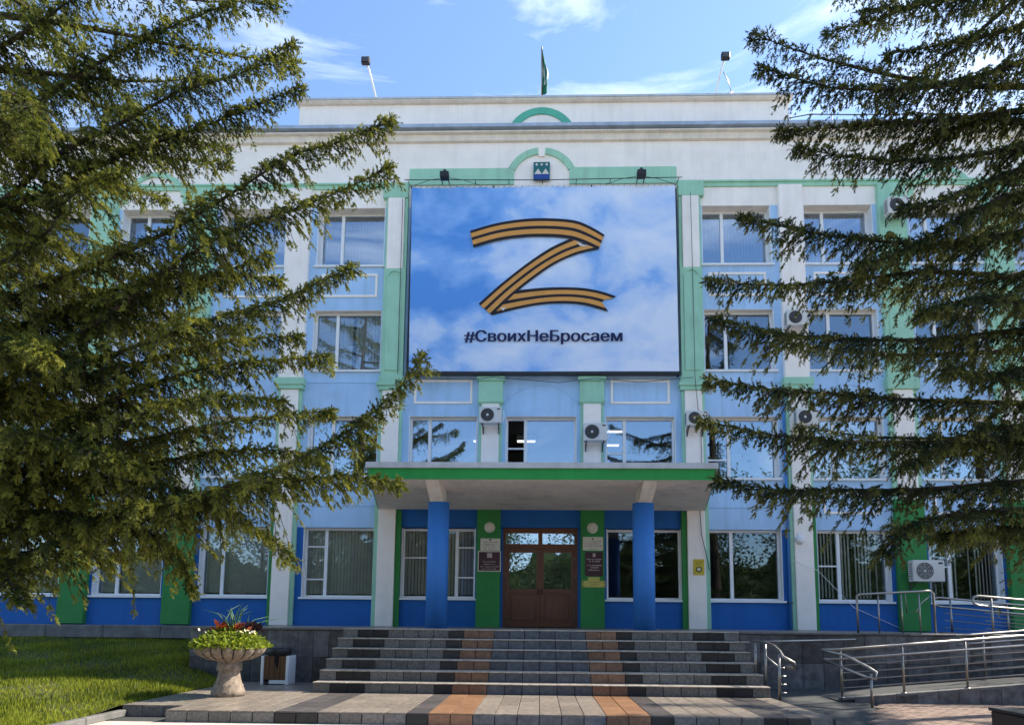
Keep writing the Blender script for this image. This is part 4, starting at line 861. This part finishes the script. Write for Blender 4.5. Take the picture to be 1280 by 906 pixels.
# ================================================================ spruces
BOUGHS_L = [
  [(-8.3,8,7.35), (-7.36,8.12,7.78), (-6.76,8.24,8.51), (-6.11,8.36,9.15), (-5.37,8.48,9.71), (-4.51,8.6,10.24)],
  [(-8.3,8,6.29), (-7.12,8.07,6.82), (-6.58,8.13,7.49), (-5.59,8.2,8.11), (-4.9,8.27,8.61), (-4.17,8.33,8.88), (-3.49,8.4,9.41)],
  [(-8.3,8,6.26), (-6.56,8.16,7.05), (-5.74,8.32,7.68), (-4.76,8.48,8.2), (-4.18,8.64,8.62), (-3.5,8.8,9.07)],
  [(-8.3,8,4.83), (-6.74,8.03,5.53), (-5.76,8.06,5.98), (-4.86,8.09,6.43), (-3.96,8.11,7.05), (-3.31,8.14,7.52), (-2.69,8.17,7.73), (-2.03,8.2,8.06)],
  [(-8.3,8,3.67), (-6.8,7.99,4.35), (-6.31,7.97,4.66), (-5.43,7.96,5.28), (-4.35,7.94,6.12), (-3.54,7.93,6.49), (-2.83,7.91,6.74), (-1.96,7.9,7.16)],
  [(-8.3,8,3.66), (-6.36,7.95,4.34), (-5.24,7.9,4.73), (-4.13,7.85,5.12), (-3.32,7.8,5.32), (-2.72,7.75,5.56), (-2.34,7.7,5.72)],
  [(-8.3,8,2.73), (-6.47,8.06,3.55), (-5.74,8.12,4.03), (-4.68,8.18,4.53), (-3.68,8.24,4.74), (-2.79,8.3,4.83)],
  [(-8.3,8,2.26), (-6.56,8.1,3.04), (-5.95,8.2,3.48), (-4.9,8.3,3.77), (-3.92,8.4,4.01), (-2.78,8.5,4.17)],
  [(-8.3,8,1.46), (-6.16,7.95,2.23), (-5.36,7.9,2.52), (-4.47,7.85,2.81), (-3.59,7.8,3.07), (-2.72,7.75,3.42), (-2.15,7.7,3.77), (-1.76,7.65,4.09), (-1.41,7.6,4.52)],
  [(-8.3,8,2.21), (-6.41,7.98,2.52), (-5.13,7.97,2.73), (-4.05,7.95,2.98), (-2.97,7.93,3.12), (-2.28,7.92,3.17), (-1.71,7.9,3.09)],
  [(-8.3,8,2.71), (-6.68,8.04,2.73), (-5.9,8.08,2.74), (-5.11,8.12,2.6), (-4.56,8.16,2.31), (-4.28,8.2,1.82)],
  [(-8.3,8,2.68), (-6.73,7.8,2.21), (-6.25,7.6,2.05), (-5.82,7.4,1.65)],
  [(-8.3,8,8.65), (-7.92,8,8.79), (-7.28,8,9.02), (-6.67,8,9.48), (-6.05,8,9.95)],
  [(-8.3,8,5.25), (-6.8,7.8,5.84), (-6.06,7.6,6.14), (-5.66,7.4,6.53), (-4.95,7.2,6.64)],
  [(-8.3,8,4.72), (-6.49,7.47,4.55), (-5.77,6.93,4.47), (-4.99,6.4,4.11)],
  [(-8.3,8,3.22), (-6.81,7.75,3.46), (-6.04,7.5,3.59), (-5.09,7.25,3.34), (-4.28,7,3.05)],
  [(-8.3,8,7.72), (-6.86,7.53,7.59), (-6.08,7.07,7.51), (-5.45,6.6,6.54)],
  [(-8.3,8,4.48), (-7.03,8.18,5.06), (-6.14,8.36,5.59), (-5.31,8.54,6.02), (-4.41,8.72,6.17), (-3.7,8.9,6.2)],
  [(-8.3,8,3.64), (-6.76,8.06,3.34), (-5.77,8.12,3.15), (-4.78,8.18,3.12), (-3.87,8.24,2.78), (-3.16,8.3,2.28)],
  [(-8.3,8,3.73), (-6.91,8.14,4.19), (-5.79,8.28,4.56), (-4.84,8.42,4.94), (-4.05,8.56,5.17), (-3.33,8.7,5.29)],
  [(-8.3,8,2.53), (-6.77,8.12,2.95), (-5.65,8.24,3.26), (-4.6,8.36,3.5), (-3.61,8.48,3.66), (-2.89,8.6,3.57)],
  [(-8.3,8,4.64), (-6.66,8.22,5.25), (-5.66,8.45,5.63), (-4.72,8.68,6.08), (-3.89,8.9,6.58)],
  [(-8.3,8,3.7), (-6.66,7.9,3.66), (-5.49,7.8,3.63), (-4.47,7.7,4), (-3.65,7.6,4.06), (-3.04,7.5,3.98)],
]
BOUGHS_R = [
  [(7.6,8.5,10.45), (6.76,8.4,10.2), (5.39,8.3,9.8), (4.27,8.2,9.57)],
  [(7.6,8.5,9.86), (6.82,8.53,9.69), (5.75,8.57,9.45), (4.77,8.6,9.3)],
  [(7.6,8.5,9.38), (6.72,8.46,9.12), (5.5,8.42,8.68), (4.63,8.38,8.58), (3.76,8.34,8.6), (2.94,8.3,8.86)],
  [(7.6,8.5,8.52), (6.76,8.57,8.45), (5.51,8.65,8.34), (4.24,8.73,8.32), (3.33,8.8,8.32)],
  [(7.6,8.5,8.01), (6.66,8.5,7.86), (5.27,8.5,7.64), (4.21,8.5,7.68), (3.45,8.5,7.85)],
  [(7.6,8.5,7.83), (6.43,8.38,7.48), (5.65,8.25,7.1), (5,8.12,6.8), (4.53,8,6.66)],
  [(7.6,8.5,6.84), (6.52,8.44,6.63), (5.23,8.38,6.38), (3.97,8.32,6.43), (3.18,8.26,6.54), (2.6,8.2,6.65)],
  [(7.6,8.5,5.84), (6.49,8.48,5.93), (5.15,8.46,6.04), (3.9,8.44,5.9), (2.95,8.42,5.84), (2.21,8.4,5.91)],
  [(7.6,8.5,5.39), (6.38,8.4,5.24), (4.8,8.3,5.04), (3.55,8.2,5.03), (2.82,8.1,5.06), (2.19,8,5.19)],
  [(7.6,8.5,5.08), (6.19,8.2,4.68), (5.39,7.9,4.44), (4.69,7.6,4.4)],
  [(7.6,8.5,4.24), (6.35,8.46,4.26), (4.82,8.42,4.29), (3.8,8.38,4.36), (2.88,8.34,4.41), (2.13,8.3,4.53)],
  [(7.6,8.5,3.73), (6.34,8.5,3.75), (4.84,8.5,3.77), (3.83,8.5,3.77), (2.82,8.5,3.88), (2.09,8.5,4.06)],
  [(7.6,8.5,3.39), (6.25,8.44,3.27), (4.73,8.38,3.13), (3.72,8.32,3.11), (2.81,8.26,3.1), (2.18,8.2,3.22)],
  [(7.6,8.5,3.02), (6.18,8.38,2.9), (5.22,8.25,2.82), (4.47,8.12,2.65), (4.06,8,2.32)],
  [(7.6,8.5,7.47), (6.49,8.35,7.13), (5.55,8.2,6.74), (4.42,8.05,6.05), (3.9,7.9,5.84)],
  [(7.6,8.5,5.54), (6.3,8.13,5.43), (5.27,7.77,5.34), (4.3,7.4,4.98)],
  [(7.6,8.5,7.94), (6.86,8.6,8.17), (6.19,8.7,8.38), (5.48,8.8,8.22), (4.97,8.9,8.06)],
  [(7.6,8.5,2.8), (6.33,8.47,2.71), (5.52,8.43,2.65), (5,8.4,2.57)],
  [(7.6,8.5,3.85), (6.32,8.33,3.85), (5.43,8.17,3.85), (4.35,8,3.36)],
]
def resample(pts, step):
    pts = np.array(pts, float); n_ = len(pts)-1; out = []
    for i in range(n_):
        p0, p1, p2, p3 = pts[max(i-1, 0)], pts[i], pts[i+1], pts[min(i+2, n_)]
        k = max(2, int(np.linalg.norm(p2-p1)/step)+1); t = np.linspace(0, 1, k, endpoint=False)[:, None]
        out.append(0.5*(2*p1+(p2-p0)*t+(2*p0-5*p1+4*p2-p3)*t**2+(3*p1-p0-3*p2+p3)*t**3))
    out.append(pts[-1:]); return np.concatenate(out)
def needles(P, D, L, n_, nl, nw, tb):
    """needle triangles round shoots: base points P, unit directions D, lengths L; tb = tint of each shoot"""
    N = len(P); t = rng.random((N, n_)); ang = rng.random((N, n_))*2*PI
    ref = np.where(np.abs(D[:, 2:3]) < .9, np.array([[0, 0, 1.]]), np.array([[1., 0, 0]])); u = np.cross(D, ref); u /= np.linalg.norm(u, axis=1)[:, None]+1e-9; w = np.cross(D, u)
    rad = u[:, None]*np.cos(ang)[..., None]+w[:, None]*np.sin(ang)[..., None]
    base = P[:, None]+D[:, None]*(t*L[:, None])[..., None]
    nd = D[:, None]*.75+rad*(.85-.35*t)[..., None]; nd /= np.linalg.norm(nd, axis=-1)[..., None]
    sd = np.cross(nd, rng.normal(size=nd.shape)); sd /= np.linalg.norm(sd, axis=-1)[..., None]+1e-9
    ln = nl*(.75+.5*rng.random((N, n_)))[..., None]
    V = np.stack([base-sd*nw, base+sd*nw, base+nd*ln], 2).reshape(-1, 3)
    tt = np.repeat((tb[:, None]+.12*(rng.random((N, n_))-.5)).ravel(), 3)
    return V, np.clip(tt, 0, 1)
UP = np.array([0, 0, 1.])
def make_bough(tree, pts, m_, dens=1.0, wmax=.66, r0=.055, nn=22, bare=.10, tipw=.15, grow=.20, size=1.0, bright=.35):
    A = resample(pts, .08/dens); n_ = len(A); Tn = np.gradient(A, axis=0); Tn /= np.linalg.norm(Tn, axis=1)[:, None]+1e-9
    seg = np.linalg.norm(np.diff(A, axis=0), axis=1); s = np.concatenate([[0], np.cumsum(seg)]); L = s[-1]
    idx = np.linspace(0, n_-1, max(5, n_//5)).astype(int)
    tub = MB().tube([tuple(A[i]) for i in idx], [max(.007, r0*(1-s[i]/L)**.9) for i in idx], 7)
    SP, SD, SL, ST = [], [], [], []
    ph = rng.random(3)*6.28; clump = lambda q: .62+.38*math.sin(q*5.1+ph[0])+.22*math.sin(q*11.3+ph[1])+.15*math.sin(q*2.3+ph[2])
    for i in range(n_):
        f_ = s[i]/L
        if f_ < bare: continue
        dt = L-s[i]; side = np.cross(Tn[i], UP); side /= np.linalg.norm(side)+1e-9
        base_l = min(wmax, tipw+grow*dt)*min(1, (f_-bare)/.12+.35)*max(.45, clump(s[i]))*1.25
        bt = np.clip(rng.normal(bright, .16)+.18*math.sin(s[i]*3.1+ph[1]), 0, 1)
        for sg in (-1, 1, 0):
            tl = base_l*rng.uniform(.55, 1.15)*(1 if sg else .7); a_ = rng.uniform(.75, 1.15)
            d0 = Tn[i]*math.cos(a_)+(side*sg*math.sin(a_) if sg else -UP*math.sin(a_)*rng.uniform(.7, 1.2)+side*rng.normal(0, .5))+UP*rng.normal(.05, .12); d0 /= np.linalg.norm(d0)
            dr = rng.uniform(.35, .95)
            k = max(2, int(tl/(.070*size/dens**.3))); t = (np.arange(k)+rng.random(k)*.5+.2)/k
            pos = A[i]+d0*(t*tl)[:, None]-UP*(dr*t**2*tl)[:, None]
            tg = d0-UP*(2*dr*t)[:, None]; tg /= np.linalg.norm(tg, axis=1)[:, None]
            for q in (-1, 1):
                pp = np.cross(tg, UP+rng.normal(0, .35, 3)); pp /= np.linalg.norm(pp, axis=1)[:, None]+1e-9
                dd = tg*.70+pp*q*.50+rng.normal(0, .22, (k, 3))-UP*.30; dd /= np.linalg.norm(dd, axis=1)[:, None]
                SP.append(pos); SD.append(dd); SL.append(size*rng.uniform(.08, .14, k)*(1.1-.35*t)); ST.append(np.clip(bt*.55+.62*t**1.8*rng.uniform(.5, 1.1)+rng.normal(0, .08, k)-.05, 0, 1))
            SP.append(pos[-1:]); SD.append(tg[-1:]); SL.append(np.array([size*.12])); ST.append(np.array([min(1, bt+.35)]))
            if tl > .22 and size <= 1.05: tub.tube([tuple(A[i]), tuple(A[i]+d0*tl*.55-UP*dr*.3*tl), tuple(pos[-1])], [.009, .006, .003], 3, False)
        # short upright shoots on the bough itself
        if dt < 1.8 or rng.random() < .4:
            k = 5; SP.append(np.repeat(A[i:i+1], k, 0)); dd = Tn[i]*.7+rng.normal(0, .55, (k, 3))+UP*.25; SD.append(dd/np.linalg.norm(dd, axis=1)[:, None]); SL.append(size*rng.uniform(.06, .11, k)); ST.append(np.clip(rng.normal(bright, .15, k), 0, 1))
    SP.append(A[-1:]); SD.append(Tn[-1:]); SL.append(np.array([.12])); ST.append(np.array([.6]))
    SP, SD, SL, ST = np.concatenate(SP), np.concatenate(SD), np.concatenate(SL), np.concatenate(ST)
    V, t = needles(SP, SD, SL, nn, .033*size, .0066*size, ST)
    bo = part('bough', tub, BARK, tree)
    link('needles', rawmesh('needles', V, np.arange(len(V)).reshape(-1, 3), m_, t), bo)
    return len(V)//3
def make_spruce(label, x, y, H, boughs, m_, az, nlow, nhigh, seed, bright, lowz=2.2, wm=.74, hz0=9.5):
    global rng; rng = np.random.default_rng(seed)
    t = thing('spruce_tree', label, 'tree', (x, y, 0), 'blue spruces in front of the building' if False else None)
    tp = [(x, y, -.2)]+[(x+.06*math.sin(k*1.3), y+.06*math.cos(k*1.7), H*k/12) for k in range(1, 13)]
    part('trunk', MB().tube(tp, [.36]+[max(.02, .30*(1-k/12.2)) for k in range(1, 13)], 16), BARK, t)
    cnt = 0
    for b_ in boughs: cnt += make_bough(t, b_, m_, r0=.05, bright=bright, wmax=wm)
    # boughs on the other sides and in the upper crown
    for k in range(nlow+nhigh):
        hi = k >= nlow; z = lowz+(9.3-lowz)*(k+.5)/nlow if not hi else hz0+(H-hz0-.5)*(k-nlow+.5)/nhigh
        if hi: a_ = rng.uniform(0, 2*PI); ln = (.4+(H-z)*.48)*rng.uniform(.85, 1.1)
        else: a_ = rng.uniform(*az); ln = rng.uniform(3.0, 4.6)
        dz = ln*rng.uniform(.05, .30) if not hi else ln*rng.uniform(.0, .2)
        pts = [(x, y, z), (x+math.cos(a_)*ln*.4, y+math.sin(a_)*ln*.4, z+dz*.35-.1), (x+math.cos(a_+.08)*ln*.75, y+math.sin(a_+.08)*ln*.75, z+dz*.7-.12), (x+math.cos(a_+.1)*ln, y+math.sin(a_+.1)*ln, z+dz)]
        cnt += make_bough(t, pts, m_, dens=.55 if hi else .8, wmax=.7, nn=8 if hi else 14, size=1.9 if hi else 1.15, bright=bright)
    return cnt
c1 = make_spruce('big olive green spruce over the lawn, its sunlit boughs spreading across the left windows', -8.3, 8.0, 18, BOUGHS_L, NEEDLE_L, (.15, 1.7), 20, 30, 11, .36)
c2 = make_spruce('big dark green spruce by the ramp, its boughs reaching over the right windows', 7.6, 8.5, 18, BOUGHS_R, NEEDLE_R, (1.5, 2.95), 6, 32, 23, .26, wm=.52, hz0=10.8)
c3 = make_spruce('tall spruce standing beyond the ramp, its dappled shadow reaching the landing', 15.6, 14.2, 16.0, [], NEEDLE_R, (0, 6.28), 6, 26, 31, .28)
print('needle triangles', c1, c2)

# ================================================================ park trees across the plaza (mirrored in the windows)
def park_tree(label, x, y, H, R_, seed):
    global rng; rng = np.random.default_rng(seed)
    t = thing('park_tree', label, 'tree', (x, y, 0), 'park trees across the plaza')
    part('trunk', MB().tube([(x, y, -.1), (x+.1, y, H*.35), (x-.1, y+.1, H*.75)], [.3, .22, .06], 10), BARK, t)
    n_ = 16; cs = np.stack([x+rng.normal(0, R_*.42, n_), y+rng.normal(0, R_*.42, n_), H*(.10+.80*rng.random(n_))], -1)
    P = np.concatenate([c+rng.normal(0, R_*.28, (620, 3)) for c in cs])
    o = leaf_cloud('crown', len(P), P, BGLEAF, .30, .11, t, .2); o.matrix_parent_inverse = Matrix.Translation((-x, -y, 0))
PT = [(-19, -16, 13), (-11, -24, 15), (-5.0, -30, 11), (6.5, -30, 12), (13, -22, 15), (21, -15, 13), (-27, -8, 14), (29, -8, 14), (1, -42, 9), (-15, -32, 17), (16, -34, 17), (-26, -24, 16), (27, -24, 16)]
for k, (x, y, h_) in enumerate(PT): park_tree('leafy park tree across the plaza, mirrored in the windows', x, y, h_, h_*.34, 100+k)

# far wooded edge behind the plaza, one continuous mass of foliage
rng = np.random.default_rng(5)
nx, nz_ = 150, 14; xs = np.linspace(-90, 90, nx); top = 10.5+1.6*np.sin(xs*.21)+1.1*np.sin(xs*.53+1)+rng.normal(0, .6, nx)
V = []
for j in range(nz_+1):
    t = j/nz_
    for i in range(nx): V.append((xs[i]+rng.normal(0, .35), -52-6*t**2+rng.normal(0, .7), top[i]*t+rng.normal(0, .35)*t))
V = np.array(V); ii = np.arange(nx*(nz_+1)).reshape(nz_+1, nx); Fq = np.stack([ii[:-1,:-1], ii[:-1,1:], ii[1:,1:], ii[1:,:-1]], -1).reshape(-1, 4)
bk = rawmesh('far_wood', V, Fq, BGLEAF, rng.random(len(V))*.8, k=4)
fwd = link('far_wood', bk); tag(fwd, 'dark green wooded edge far across the plaza, mirrored in the ground floor windows', 'woodland', kind='stuff')
